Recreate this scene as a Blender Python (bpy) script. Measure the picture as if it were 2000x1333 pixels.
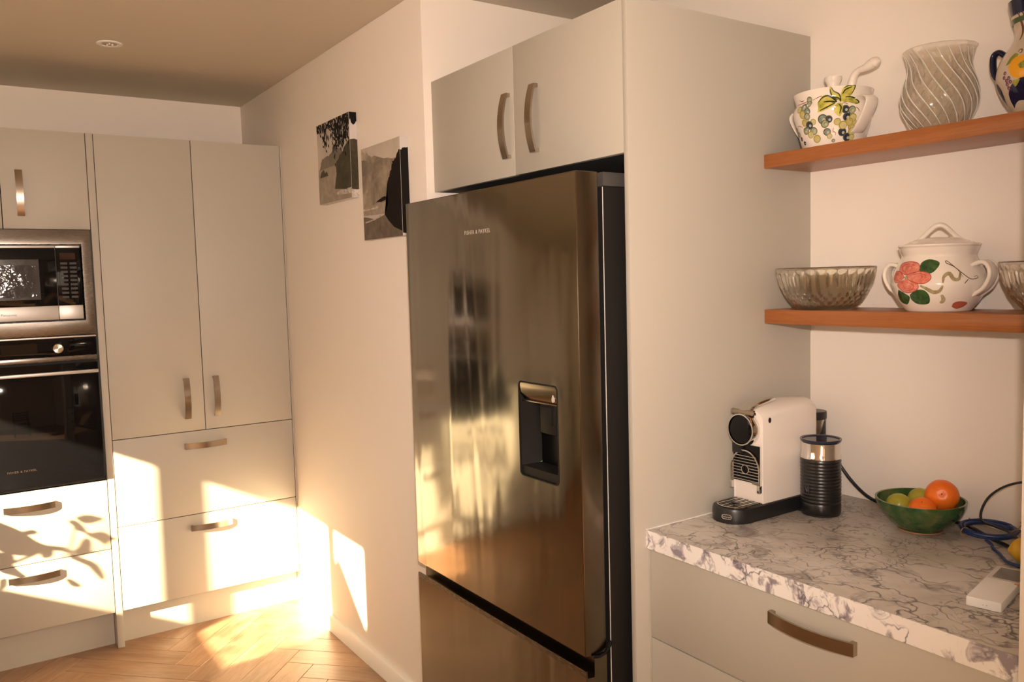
import bpy, bmesh, math, random, json
from mathutils import Vector, Matrix
D = bpy.data
for o in list(D.objects): D.objects.remove(o)
S = bpy.context.scene
C = S.collection
PI = math.pi
rnd = random.Random(7)

# ------------------------------------------------------------------ camera, world, sun, flash, exposure
cam_d = D.cameras.new('camera'); cam = D.objects.new('camera', cam_d); C.objects.link(cam)
cam_d.sensor_fit = 'HORIZONTAL'; cam_d.sensor_width = 36.0; cam_d.lens = 1608.87/2000*36.0
cam_d.clip_start = 0.02
CP = Vector((-1.2619, -3.7009, 1.4941)); YAW, PIT, ROL = -0.5922, -0.0757, -0.0272
fw = Vector((-math.sin(YAW)*math.cos(PIT), math.cos(YAW)*math.cos(PIT), math.sin(PIT)))
rt = Vector((math.cos(YAW), math.sin(YAW), 0)); up = rt.cross(fw)
r2 = math.cos(ROL)*rt + math.sin(ROL)*up; u2 = -math.sin(ROL)*rt + math.cos(ROL)*up
m = Matrix.Identity(4)
for i in range(3): m[i][0], m[i][1], m[i][2], m[i][3] = r2[i], u2[i], -fw[i], CP[i]
cam.matrix_world = m
S.camera = cam
S.view_settings.view_transform = 'Standard'; S.view_settings.look = 'None'
S.view_settings.exposure = 0.0; S.view_settings.gamma = 1.0; S.view_settings.use_curve_mapping = False

w = D.worlds.new('sky'); S.world = w; w.use_nodes = True
bg = w.node_tree.nodes['Background']; bg.inputs[0].default_value = (1.0, 0.78, 0.58, 1); bg.inputs[1].default_value = 4.5

SUN_DIR = Vector((1.0, 0.526, -0.49))
sd = D.lights.new('sun', 'SUN'); sun = D.objects.new('sun', sd); C.objects.link(sun)
sd.energy = 54.0; sd.color = (1.0, 0.76, 0.48); sd.angle = math.radians(0.5)
sun.rotation_euler = SUN_DIR.to_track_quat('-Z', 'Y').to_euler(); sun.location = (-8, -2, 5)

# the camera's own flash, in its shoe just above and right of the lens
fd = D.lights.new('camera_flash', 'SPOT'); flash = D.objects.new('camera_flash', fd); C.objects.link(flash)
fd.energy = 190.0; fd.color = (1.0, 0.81, 0.695); fd.shadow_soft_size = 0.018
fd.spot_size = math.radians(108); fd.spot_blend = 1.0
flash.location = CP + 0.028*r2 + 0.13*u2
flash.rotation_euler = (fw-0.20*r2+0.10*u2).to_track_quat('-Z', 'Y').to_euler()

# ------------------------------------------------------------------ helpers
def root_loc(p):
    while p.parent: p = p.parent
    return Vector(p.location)
def smooth(me, ang=35):
    for p in me.polygons: p.use_smooth = True
    me.set_sharp_from_angle(angle=math.radians(ang))
def obj(name, bm, mats, parent=None, local=False, base=None, ang=35):
    """one mesh object; vertices come in world coordinates unless local"""
    me = D.meshes.new(name)
    if parent is not None and not local: bmesh.ops.translate(bm, vec=-root_loc(parent), verts=bm.verts)
    if parent is None and base is not None and not local: bmesh.ops.translate(bm, vec=-Vector(base), verts=bm.verts)
    bmesh.ops.recalc_face_normals(bm, faces=bm.faces)
    bm.to_mesh(me); bm.free()
    for mt in (mats if isinstance(mats, (list, tuple)) else [mats]): me.materials.append(mt)
    smooth(me, ang)
    o = D.objects.new(name, me); C.objects.link(o)
    if parent is not None: o.parent = parent
    elif base is not None: o.location = base
    return o
def thing(name, label, cat, loc=(0,0,0), group=None, rotz=0):
    o = D.objects.new(name, None); C.objects.link(o); o.location = loc; o.rotation_euler = (0,0,rotz)
    o.empty_display_size = 0.05
    o['label'] = label; o['category'] = cat
    if group: o['group'] = group
    return o
def tag(o, label, cat, group=None):
    o['label'] = label; o['category'] = cat
    if group: o['group'] = group
    return o
def struct(o): o['kind'] = 'structure'; return o
def box(bm, x0, x1, y0, y1, z0, z1, bev=0.0, mi=0):
    vs = [bm.verts.new((x, y, z)) for x in (x0, x1) for y in (y0, y1) for z in (z0, z1)]
    fs = [bm.faces.new([vs[i] for i in f]) for f in ((0,1,3,2),(4,6,7,5),(0,4,5,1),(2,3,7,6),(0,2,6,4),(1,5,7,3))]
    for f in fs: f.material_index = mi
    if bev > 0:
        bmesh.ops.recalc_face_normals(bm, faces=fs)
        es = list({e for f in fs for e in f.edges})
        bmesh.ops.bevel(bm, geom=es, offset=bev, segments=2, profile=0.5, affect='EDGES')
    return bm
def B(*a, **k): return box(bmesh.new(), *a, **k)
def prism(bm, pts, axis, a0, a1, mi=0):
    """extrude a closed 2-D outline along axis; pts are the other two coordinates in xyz order"""
    def mk(p, a):
        if axis == 0: return (a, p[0], p[1])
        if axis == 1: return (p[0], a, p[1])
        return (p[0], p[1], a)
    va = [bm.verts.new(mk(p, a0)) for p in pts]; vb = [bm.verts.new(mk(p, a1)) for p in pts]
    fs = [bm.faces.new(va), bm.faces.new(vb[::-1])]
    n = len(pts)
    for i in range(n): fs.append(bm.faces.new((va[i], vb[i], vb[(i+1) % n], va[(i+1) % n])))
    for f in fs: f.material_index = mi
    return bm
def revolve(bm, prof, cx=0, cy=0, z0=0, seg=48, rfun=None, closed=False, mi=0):
    """surface of revolution about z; prof = [(r, z)]; r == 0 collapses to a pole"""
    rings = []
    for k, (r, z) in enumerate(prof):
        if r <= 1e-6: rings.append([bm.verts.new((cx, cy, z0+z))]); continue
        ring = []
        for i in range(seg):
            t = 2*PI*i/seg
            rr = rfun(r, t, z, k) if rfun else r
            ring.append(bm.verts.new((cx+rr*math.cos(t), cy+rr*math.sin(t), z0+z)))
        rings.append(ring)
    if closed: rings.append(rings[0])
    for a, b in zip(rings, rings[1:]):
        for i in range(seg):
            j = (i+1) % seg
            if len(a) == 1 and len(b) == 1: break
            if len(a) == 1: f = bm.faces.new((a[0], b[i], b[j]))
            elif len(b) == 1: f = bm.faces.new((a[i], b[0], a[j]))
            else: f = bm.faces.new((a[i], b[i], b[j], a[j]))
            f.material_index = mi
    return bm
def spline(pts, n=8):
    """Catmull-Rom through the points"""
    P = [Vector(p) for p in pts]; out = []
    for i in range(len(P)-1):
        p0 = P[max(i-1, 0)]; p1 = P[i]; p2 = P[i+1]; p3 = P[min(i+2, len(P)-1)]
        for k in range(n):
            t = k/n
            out.append(0.5*((2*p1)+(p2-p0)*t+(2*p0-5*p1+4*p2-p3)*t*t+(3*p1-p0-3*p2+p3)*t**3))
    out.append(P[-1]); return out
def tube(bm, path, rad, seg=10, flat=1.0, closed=False, caps=True, ref=None, mi=0):
    P = [Vector(p) for p in path]; n = len(P); rings = []
    nrm = None
    for i, p in enumerate(P):
        t = (P[(i+1) % n]-P[i-1]) if closed else (P[min(i+1, n-1)]-P[max(i-1, 0)])
        t.normalize()
        if ref is not None: a = Vector(ref)-t*Vector(ref).dot(t)
        elif nrm is None: a = t.orthogonal()
        else: a = nrm-t*nrm.dot(t)
        if a.length < 1e-6: a = t.orthogonal()
        a.normalize(); nrm = a; b = t.cross(a)
        r = rad[i] if isinstance(rad, (list, tuple)) else rad
        rings.append([bm.verts.new(p+a*(r*math.cos(2*PI*k/seg))+b*(r*flat*math.sin(2*PI*k/seg))) for k in range(seg)])
    m_ = n if closed else n-1
    for i in range(m_):
        A, B_ = rings[i], rings[(i+1) % n]
        for k in range(seg):
            f = bm.faces.new((A[k], B_[k], B_[(k+1) % seg], A[(k+1) % seg])); f.material_index = mi
    if not closed and caps:
        for rr in (rings[0], rings[-1]):
            f = bm.faces.new(rr); f.material_index = mi
    return bm
def rrect(a0, a1, b0, b1, r, n=5):
    """rounded rectangle outline"""
    out = []
    for cx, cy, s in ((a1-r, b1-r, 0), (a0+r, b1-r, 1), (a0+r, b0+r, 2), (a1-r, b0+r, 3)):
        for k in range(n+1):
            t = (s+k/n)*PI/2; out.append((cx+r*math.cos(t), cy+r*math.sin(t)))
    return out
def text_obj(name, s, size, mat, parent, origin, xdir, updir, ext=0.0003, spacing=1.0):
    cu = D.curves.new(name, 'FONT'); cu.body = s; cu.size = size; cu.extrude = ext; cu.align_x = 'CENTER'; cu.align_y = 'CENTER'
    cu.space_character = spacing; cu.resolution_u = 2
    t = D.objects.new(name+'_tmp', cu); C.objects.link(t)
    bpy.context.view_layer.update()
    me = D.meshes.new_from_object(t.evaluated_get(bpy.context.evaluated_depsgraph_get()))
    D.objects.remove(t); D.curves.remove(cu)
    X = Vector(xdir).normalized(); Y = Vector(updir).normalized(); Z = X.cross(Y)
    M = Matrix.Identity(4)
    o_ = Vector(origin)-root_loc(parent)
    for i in range(3): M[i][0], M[i][1], M[i][2], M[i][3] = X[i], Y[i], Z[i], o_[i]
    me.transform(M); me.materials.clear(); me.materials.append(mat); me.name = name
    o = D.objects.new(name, me); C.objects.link(o); o.parent = parent
    return o
def cut(target, cutters):
    """boolean difference, applied"""
    for c in cutters:
        md = target.modifiers.new('cut', 'BOOLEAN'); md.object = c; md.operation = 'DIFFERENCE'; md.solver = 'EXACT'
    bpy.context.view_layer.update()
    me = D.meshes.new_from_object(target.evaluated_get(bpy.context.evaluated_depsgraph_get()))
    target.modifiers.clear(); old = target.data; target.data = me; me.name = old.name
    smooth(me, 30)
    for c in cutters: D.objects.remove(c)

# ------------------------------------------------------------------ materials
def mat(name, col, rough=0.5, metal=0.0, **k):
    m_ = D.materials.new(name); m_.use_nodes = True
    b = m_.node_tree.nodes['Principled BSDF']
    b.inputs['Base Color'].default_value = (*col, 1); b.inputs['Roughness'].default_value = rough; b.inputs['Metallic'].default_value = metal
    for kk, v in k.items(): b.inputs[kk.replace('_', ' ')].default_value = v
    return m_
class N:
    """tiny node builder"""
    def __init__(s, m_): s.t = m_.node_tree; s.b = s.t.nodes['Principled BSDF']
    def n(s, typ, **k):
        x = s.t.nodes.new(typ)
        for kk, v in k.items():
            if kk.startswith('i_'): x.inputs[kk[2:].replace('_', ' ')].default_value = v
            else: setattr(x, kk, v)
        return x
    def l(s, a, b): s.t.links.new(a, b)
    def coord(s, scale=(1,1,1), rot=(0,0,0), kind='Object', rand=False):
        tc = s.n('ShaderNodeTexCoord'); mp = s.n('ShaderNodeMapping')
        mp.inputs['Scale'].default_value = scale; mp.inputs['Rotation'].default_value = rot
        s.l(tc.outputs[kind], mp.inputs['Vector'])
        if rand:
            oi = s.n('ShaderNodeObjectInfo'); mu = s.n('ShaderNodeMath', operation='MULTIPLY'); mu.inputs[1].default_value = 37.0
            s.l(oi.outputs['Random'], mu.inputs[0]); s.l(mu.outputs[0], mp.inputs['Location'])
        return mp.outputs[0]
    def noise(s, vec, scale=5, detail=4, rough=0.5, dist=0.0):
        x = s.n('ShaderNodeTexNoise', i_Scale=scale, i_Detail=detail, i_Roughness=rough, i_Distortion=dist); s.l(vec, x.inputs['Vector']); return x
    def ramp(s, fac, stops):
        r = s.n('ShaderNodeValToRGB'); e = r.color_ramp.elements
        while len(e) < len(stops): e.new(0.5)
        for el, (p, c) in zip(e, stops): el.position = p; el.color = (*c, 1) if len(c) == 3 else c
        s.l(fac, r.inputs[0]); return r.outputs[0]
    def mix(s, fac, a, b, blend='MIX'):
        x = s.n('ShaderNodeMix', data_type='RGBA', blend_type=blend)
        for sock, v in ((x.inputs[0], fac), (x.inputs[6], a), (x.inputs[7], b)):
            if hasattr(v, 'links'): s.l(v, sock)
            else: sock.default_value = v if not isinstance(v, tuple) or len(v) == 4 else (*v, 1)
        return x.outputs[2]
    def bump(s, h, strength=0.1, dist=0.01):
        x = s.n('ShaderNodeBump', i_Strength=strength, i_Distance=dist); s.l(h, x.inputs['Height']); s.l(x.outputs[0], s.b.inputs['Normal'])

def mk_paint(name, col, rough=0.6, bump=0.04):
    m_ = mat(name, col, rough); g = N(m_); v = g.coord()
    n1 = g.noise(v, 2.2, 3); c = g.mix(n1.outputs[0], tuple(x*0.975 for x in col), tuple(min(1, x*1.02) for x in col)); g.l(c, g.b.inputs['Base Color'])
    n2 = g.noise(v, 260, 2); g.bump(n2.outputs[0], bump, 0.002); return m_
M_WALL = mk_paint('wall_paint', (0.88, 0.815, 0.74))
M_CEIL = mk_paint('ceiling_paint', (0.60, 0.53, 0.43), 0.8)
M_TRIM = mat('trim_paint', (0.84, 0.81, 0.77), 0.35)
M_CAB = mk_paint('cabinet_laminate', (0.475, 0.450, 0.390), 0.5, 0.015)
M_CARC = mat('carcass_board', (0.45, 0.44, 0.40), 0.6)
M_GAP = mat('shadow_board', (0.03, 0.03, 0.03), 0.8)
M_WHITE = mat('white_plastic', (0.80, 0.79, 0.77), 0.3)
M_BLACK = mat('black_plastic', (0.012, 0.012, 0.013), 0.35)
M_BLACKG = mat('black_gloss', (0.005, 0.005, 0.006), 0.03, Specular_IOR_Level=0.25)
M_DARK = mat('dark_grey_enamel', (0.012, 0.011, 0.010), 0.5, Specular_IOR_Level=0.2)
M_GREY = mat('grey_plastic', (0.055, 0.052, 0.05), 0.5)
M_CHROME = mat('chrome', (0.75, 0.74, 0.72), 0.08, 1.0)
M_RUB = mat('gasket', (0.62, 0.60, 0.57), 0.4)

def mk_brushed(name, col, rough, axis_scale, wav=None, aniso=0.0):
    m_ = mat(name, col, rough, 1.0); g = N(m_)
    v = g.coord(axis_scale); n1 = g.noise(v, 40, 2)
    mr = g.n('ShaderNodeMapRange', i_To_Min=max(0.02, rough-0.05), i_To_Max=rough+0.06); g.l(n1.outputs[0], mr.inputs[0]); g.l(mr.outputs[0], g.b.inputs['Roughness'])
    if wav:
        v2 = g.coord(wav[0], wav[2] if len(wav) > 2 else (0, 0, 0)); n2 = g.noise(v2, 1.0, 2, 0.5, 0.6); g.bump(n2.outputs[0], 1.0, wav[1])
    return m_
M_NICK = mat('brushed_nickel', (0.44, 0.375, 0.30), 0.24, 1.0)
M_STEEL = mk_brushed('brushed_steel', (0.25, 0.23, 0.205), 0.26, (1, 1, 30))
M_FRIDGE = mk_brushed('fridge_steel', (0.335, 0.308, 0.258), 0.14, (1, 40, 0.6), ((1, 5.0, 0.45), 0.007, (0.16, 0, 0)))
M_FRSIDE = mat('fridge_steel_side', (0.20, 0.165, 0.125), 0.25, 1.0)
M_SILV = mk_brushed('silver_trim', (0.60, 0.585, 0.56), 0.45, (1, 1, 30))

def mk_oak(name, c1, c2, c3, scale, rough=0.42, rand=False):
    m_ = mat(name, c2, rough); g = N(m_); v = g.coord(scale, rand=rand)
    n1 = g.noise(v, 3.0, 6, 0.6, 0.8); n2 = g.noise(v, 14.0, 3, 0.6)
    c = g.ramp(n1.outputs[0], [(0.28, c1), (0.52, c2), (0.75, c3)])
    c2_ = g.mix(0.35, c, g.ramp(n2.outputs[0], [(0.35, c1), (0.7, c3)]), 'MIX')
    if rand:
        oi = g.n('ShaderNodeObjectInfo'); hs = g.n('ShaderNodeHueSaturation'); mr = g.n('ShaderNodeMapRange', i_To_Min=0.86, i_To_Max=1.10)
        g.l(oi.outputs['Random'], mr.inputs[0]); g.l(mr.outputs[0], hs.inputs['Value']); g.l(c2_, hs.inputs['Color']); c2_ = hs.outputs[0]
    g.l(c2_, g.b.inputs['Base Color']); g.bump(n2.outputs[0], 0.06, 0.002); return m_
M_SHELF = mk_oak('oak_shelf', (0.25, 0.078, 0.018), (0.345, 0.115, 0.028), (0.41, 0.15, 0.042), (30, 1.6, 60), 0.35)
M_FLOOR = mk_oak('oak_plank', (0.26, 0.138, 0.072), (0.37, 0.210, 0.118), (0.46, 0.285, 0.175), (1.3, 12, 12), 0.36, True)

def mk_marble():
    m_ = mat('marble_laminate', (0.7, 0.68, 0.66), 0.32); g = N(m_); v = g.coord()
    wp = g.noise(v, 5.0, 4, 0.6); wv = g.mix(0.22, v, wp.outputs['Color'])
    def vein(scale, wid, seed):
        vo = g.n('ShaderNodeTexVoronoi', feature='DISTANCE_TO_EDGE', i_Scale=scale); mp = g.n('ShaderNodeMapping'); mp.inputs['Location'].default_value = (seed, seed*2, seed*.5); mp.inputs['Scale'].default_value = (1.5, 0.8, 1.0); mp.inputs['Rotation'].default_value = (0, 0, 0.5)
        g.l(wv, mp.inputs['Vector']); g.l(mp.outputs[0], vo.inputs['Vector'])
        return g.ramp(vo.outputs['Distance'], [(0.0, (1, 1, 1)), (wid, (0, 0, 0))])
    def clump(scale, lo, hi, seed):
        mp = g.n('ShaderNodeMapping'); mp.inputs['Location'].default_value = (seed, seed, seed); g.l(v, mp.inputs['Vector'])
        return g.ramp(g.noise(mp.outputs[0], scale, 4, 0.6, 0.8).outputs[0], [(lo, (0, 0, 0)), (hi, (1, 1, 1))])
    base = g.mix(clump(4.5, 0.35, 0.65, 1.3), (0.50, 0.465, 0.415), (0.66, 0.625, 0.575))
    base = g.mix(clump(13, 0.54, 0.70, 5.1), base, (0.29, 0.265, 0.25))
    v1 = g.mix(1.0, vein(11, 0.035, 0.0), clump(5, 0.36, 0.52, 2.0), 'MULTIPLY')
    v2 = g.mix(1.0, vein(26, 0.05, 3.0), clump(7, 0.42, 0.54, 8.0), 'MULTIPLY')
    base = g.mix(v1, base, (0.13, 0.115, 0.115)); base = g.mix(v2, base, (0.16, 0.145, 0.15))
    g.l(base, g.b.inputs['Base Color']); return m_
M_MARB = mk_marble()
def mk_marble_edge():
    m_ = mat('marble_edge', (0.8, 0.78, 0.76), 0.3); g = N(m_); v = g.coord((1, 1, 0.9))
    wp = g.noise(v, 9.0, 4, 0.65); wv = g.mix(0.12, v, wp.outputs['Color'])
    vo = g.n('ShaderNodeTexVoronoi', feature='DISTANCE_TO_EDGE', i_Scale=24); g.l(wv, vo.inputs['Vector'])
    vn = g.ramp(vo.outputs['Distance'], [(0.0, (1, 1, 1)), (0.07, (0, 0, 0))])
    cl = g.ramp(g.noise(v, 11, 3, 0.5, 0.5).outputs[0], [(0.47, (0, 0, 0)), (0.58, (1, 1, 1))])
    dk = g.ramp(g.noise(v, 21, 4, 0.6, 1.0).outputs[0], [(0.50, (0, 0, 0)), (0.61, (1, 1, 1))])
    base = g.mix(dk, (0.86, 0.84, 0.82), (0.30, 0.27, 0.31))
    base = g.mix(g.mix(1.0, vn, cl, 'MULTIPLY'), base, (0.13, 0.12, 0.15))
    g.l(base, g.b.inputs['Base Color']); return m_
M_MARBE = mk_marble_edge()
def mk_glass(name, col, rough=0.0, ior=1.48):
    m_ = mat(name, col, rough); b = m_.node_tree.nodes['Principled BSDF']
    b.inputs['Transmission Weight'].default_value = 1.0; b.inputs['IOR'].default_value = ior; return m_
def mk_glass_mix(name, col, thru, rough=0.02):
    m_ = mk_glass(name, col, rough); t = m_.node_tree; p = t.nodes['Principled BSDF']; o = t.nodes['Material Output']
    tr = t.nodes.new('ShaderNodeBsdfTransparent'); tr.inputs[0].default_value = (*col, 1); mx = t.nodes.new('ShaderNodeMixShader'); mx.inputs[0].default_value = thru
    t.links.new(p.outputs[0], mx.inputs[1]); t.links.new(tr.outputs[0], mx.inputs[2]); t.links.new(mx.outputs[0], o.inputs[0]); return m_
M_GLASS = mk_glass_mix('clear_glass', (0.99, 0.98, 0.955), 0.42); M_GLASS.node_tree.nodes['Principled BSDF'].inputs['IOR'].default_value = 1.30
M_GLASS.node_tree.nodes['Principled BSDF'].inputs['Coat Weight'].default_value = 0.9; M_GLASS.node_tree.nodes['Principled BSDF'].inputs['Coat Roughness'].default_value = 0.12
M_GLASSG = mk_glass_mix('pressed_glass', (0.955, 0.93, 0.85), 0.08)
M_TANK = mk_glass('tank_plastic', (0.95, 0.93, 0.90), 0.03)
def mk_pane():
    m_ = D.materials.new('window_glass'); m_.use_nodes = True; t = m_.node_tree; t.nodes.clear()
    out = t.nodes.new('ShaderNodeOutputMaterial'); mx = t.nodes.new('ShaderNodeMixShader'); fr = t.nodes.new('ShaderNodeFresnel')
    a = t.nodes.new('ShaderNodeBsdfTransparent'); b = t.nodes.new('ShaderNodeBsdfGlossy'); a.inputs[0].default_value = (0.95, 0.96, 0.95, 1); b.inputs['Roughness'].default_value = 0.0
    fr.inputs[0].default_value = 1.3
    t.links.new(fr.outputs[0], mx.inputs[0]); t.links.new(a.outputs[0], mx.inputs[1]); t.links.new(b.outputs[0], mx.inputs[2]); t.links.new(mx.outputs[0], out.inputs[0]); return m_
M_PANE = mk_pane()
M_CERAM = mat('cream_glaze', (0.82, 0.75, 0.67), 0.12, Coat_Weight=0.5, Coat_Roughness=0.03)
def flat(name, col, rough=0.25): return mat(name, col, rough)
def mk_mottled(name, c1, c2, c3, scale, rough, bump=0.0):
    m_ = mat(name, c2, rough); g = N(m_); v = g.coord(); n1 = g.noise(v, scale, 5, 0.6, 0.6)
    g.l(g.ramp(n1.outputs[0], [(0.3, c1), (0.5, c2), (0.72, c3)]), g.b.inputs['Base Color'])
    if bump: g.bump(g.noise(v, 420, 2).outputs[0], bump, 0.001)
    return m_
M_GREENB = mk_mottled('green_glaze', (0.018, 0.050, 0.018), (0.042, 0.098, 0.030), (0.13, 0.14, 0.05), 26, 0.12)
M_CLAY = mat('bare_clay', (0.40, 0.20, 0.12), 0.8)
M_MAND = mk_mottled('mandarin_peel', (0.80, 0.140, 0.008), (0.86, 0.175, 0.012), (0.88, 0.23, 0.02), 18, 0.36, 0.25)
M_LIME = mk_mottled('lime_peel', (0.30, 0.27, 0.02), (0.36, 0.34, 0.03), (0.42, 0.36, 0.05), 24, 0.35, 0.2)
M_LEMON = mk_mottled('lemon_peel', (0.55, 0.30, 0.01), (0.66, 0.38, 0.02), (0.70, 0.45, 0.04), 22, 0.4, 0.2)
M_BLUE = mat('blue_cable', (0.012, 0.035, 0.13), 0.4)
M_TIE = mat('brown_tie', (0.32, 0.17, 0.09), 0.6)
M_LETTER = mat('grey_lettering', (0.55, 0.50, 0.44), 0.4)
M_LETD = mat('dark_lettering', (0.05, 0.05, 0.05), 0.4)
M_LETB = mat('bronze_lettering', (0.045, 0.028, 0.014), 0.5)
# ------------------------------------------------------------------ room shell
XB, YB, YR, YP0, YP1, YE = 0.687, 0.589, -1.364, -2.264, -2.281, -3.112
ZC = 2.40
XL, YF = -3.30, -6.50
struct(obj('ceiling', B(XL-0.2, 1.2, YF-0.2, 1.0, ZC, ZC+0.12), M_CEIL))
fl = struct(obj('floor', B(XL-0.2, 1.2, YF-0.2, 1.0, -0.08, -0.006), M_FLOOR))
struct(obj('wall_back', B(XL-0.2, 1.2, YB, YB+0.12, 0, ZC), M_WALL))
struct(obj('wall_right', B(0.0, 1.1, YR, YB, 0, ZC, 0.002), M_WALL))
struct(obj('wall_niche', B(XB, XB+0.12, YF, YR, 0, ZC), M_WALL))
struct(obj('wall_end', B(0.055, XB, YE-0.20, YE, 0, ZC, 0.002), M_WALL))
RX = (-3.2, -1.35, 0.75, 2.15); bm = bmesh.new()
for (x0, x1, z0, z1) in ((XL-0.14, RX[0], 0, ZC), (RX[1], XB+0.12, 0, ZC), (RX[0], RX[1], 0, RX[2]), (RX[0], RX[1], RX[3], ZC)): box(bm, x0, x1, YF-0.12, YF, z0, z1)
struct(obj('wall_front', bm, M_WALL))
# left wall: a kitchen window and, behind the camera, an unseen window enlarged to add warm bounce light
WY0, WY1, WZ0, WZ1 = -2.545, -0.95, 1.385, 2.128
GY0, GY1, GZ0, GZ1 = -6.40, -5.20, 0.30, 2.10
RX0, RX1, RZ0, RZ1 = -3.2, -1.35, 0.75, 2.15
bm = bmesh.new()
XW = XL-0.14
for (y0, y1, z0, z1) in ((WY1, YB+0.12, 0, ZC), (WY0, WY1, 0, WZ0), (WY0, WY1, WZ1, ZC), (GY1, WY0, 0, ZC), (GY0, GY1, GZ1, ZC), (GY0, GY1, 0, GZ0), (YF-0.12, GY0, 0, ZC)):
    box(bm, XW, XL, y0, y1, z0, z1)
struct(obj('wall_left', bm, M_WALL))
bm = bmesh.new()
prism(bm, [(0, 0), (-0.016, 0), (-0.016, 0.064), (-0.012, 0.070), (0, 0.070)], 1, YR, -0.0)
struct(obj('baseboard_right', bm, M_TRIM))
def window(name, y0, y1, z0, z1, mull, fw_=0.035, sill=True):
    xm = XL-0.07
    bm = bmesh.new(); d = 0.03
    box(bm, xm-d, xm+d, y0, y0+0.012, z0, z1); box(bm, xm-d, xm+d, y1-0.012, y1, z0, z1)
    box(bm, xm-d, xm+d, y0+0.012, y1-0.012, z0, z0+0.012); box(bm, xm-d, xm+d, y0+0.012, y1-0.012, z1-0.012, z1)
    f = struct(obj(name, bm, M_TRIM))
    for my, mw in mull: obj('mullion', B(xm-0.012, xm+0.012, my-mw/2, my+mw/2, z0+0.012, z1-0.012), M_TRIM, f)
    ys = [y0+0.012]+[v for my, mw in mull for v in (my-mw/2, my+mw/2)]+[y1-0.012]
    for a, b in zip(ys[::2], ys[1::2]): obj('pane', B(xm-0.002, xm+0.002, a, b, z0+0.012, z1-0.012), M_PANE, f)
window('window_1', WY0, WY1, WZ0, WZ1, [(-2.172, 0.062), (-1.506, 0.100)])
window('window_2', GY0, GY1, GZ0, GZ1, [])
bm = bmesh.new(); ym = YF-0.06
box(bm, RX0, RX0+0.05, ym-0.03, ym+0.03, RZ0, RZ1); box(bm, RX1-0.05, RX1, ym-0.03, ym+0.03, RZ0, RZ1)
box(bm, RX0+0.05, RX1-0.05, ym-0.03, ym+0.03, RZ0, RZ0+0.05); box(bm, RX0+0.05, RX1-0.05, ym-0.03, ym+0.03, RZ1-0.05, RZ1)
w3 = struct(obj('fill_window', bm, M_TRIM)); xm_ = (RX0+RX1)/2  # unseen rear window, added so sky light reaches camera-facing surfaces
obj('mullion', B(xm_-0.03, xm_+0.03, ym-0.02, ym+0.02, RZ0+0.05, RZ1-0.05), M_TRIM, w3)
obj('pane', B(RX0+0.05, xm_-0.03, ym-0.002, ym+0.002, RZ0+0.05, RZ1-0.05), M_PANE, w3); obj('pane', B(xm_+0.03, RX1-0.05, ym-0.002, ym+0.002, RZ0+0.05, RZ1-0.05), M_PANE, w3)

# herringbone planks, each its own board
PL, PW, TH = 0.52, 0.110, 0.006
def plank_mesh(a):
    bm = bmesh.new(); g = 0.0006; box(bm, g, PL-g, g, PW-g, -TH, 0.0)
    bmesh.ops.recalc_face_normals(bm, faces=bm.faces)
    es = [e for e in bm.edges if all(v.co.z > -1e-6 for v in e.verts)]
    bmesh.ops.bevel(bm, geom=es, offset=0.0011, segments=1, affect='EDGES')
    bmesh.ops.translate(bm, vec=(-PL/2, -PW/2, 0), verts=bm.verts)
    me = D.meshes.new('plank'); bm.to_mesh(me); bm.free(); me.materials.append(M_FLOOR); return me
PM = plank_mesh(0)
ca = math.sqrt(0.5); ea = Vector((ca, ca, 0)); eb = Vector((-ca, ca, 0)); P0 = Vector((-0.553, -0.383, 0))
cnt = 0
for k in range(-4, 5):
    for n in range(-22, 22):
        A0 = P0+ea*(n*PW+k*(PL+PW))+eb*(n*PW+k*(PW-PL))
        for (ctr, rz) in ((A0+ea*(PL/2)+eb*(PW/2), PI/4), (A0+ea*(PL+PW/2)+eb*(PW-PL/2), -PI/4)):
            if not (-1.75 < ctr.x < 0.22 and -1.95 < ctr.y < 0.26): continue
            o = D.objects.new('plank', PM); C.objects.link(o); o.parent = fl; o.location = ctr; o.rotation_euler = (0, 0, rz); cnt += 1
print('planks', cnt)

# ------------------------------------------------------------------ handles, fronts
def handle(parent, c, along, out, length=0.176, wid=0.0125, name='handle'):
    """bow handle: c = centre on the front, along/out = unit vectors"""
    L = length/2; a = Vector(along); h = Vector(out); s = a.cross(h); nseg = 14
    def arc(t, off): return 0.0125+0.0155*(1-(t/L)**2)-off
    pts = [(-L, 0.0)]+[(-L+2*L*i/nseg, arc(-L+2*L*i/nseg, 0)) for i in range(nseg+1)]+[(L, 0.0), (L-0.010, 0.0)]
    Li = L-0.010
    pts += [(Li-2*Li*i/nseg, arc(Li-2*Li*i/nseg, 0.0058)) for i in range(nseg+1)]+[(-Li, 0.0)]
    bm = bmesh.new(); o_ = Vector(c)
    va = [bm.verts.new(o_+a*p[0]+h*p[1]+s*wid) for p in pts]; vb = [bm.verts.new(o_+a*p[0]+h*p[1]-s*wid) for p in pts]
    n = len(pts)
    for i in range(n): bm.faces.new((va[i], va[(i+1) % n], vb[(i+1) % n], vb[i]))
    h_ = n//2
    # side faces as quads between outer and inner arcs
    for vv in (va, vb):
        out_i = list(range(1, nseg+2)); in_i = [nseg+4+i for i in range(nseg+1)][::-1]
        for i in range(nseg): bm.faces.new((vv[out_i[i]], vv[out_i[i+1]], vv[in_i[i+1]], vv[in_i[i]]))
        bm.faces.new((vv[0], vv[1], vv[in_i[0]], vv[n-1])); bm.faces.new((vv[nseg+1], vv[nseg+2], vv[nseg+3], vv[in_i[-1]]))
    return obj(name, bm, M_NICK, parent, ang=30)
NY, NX = (0, -1, 0), (-1, 0, 0)
T = 0.018; G = 0.0016
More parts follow.
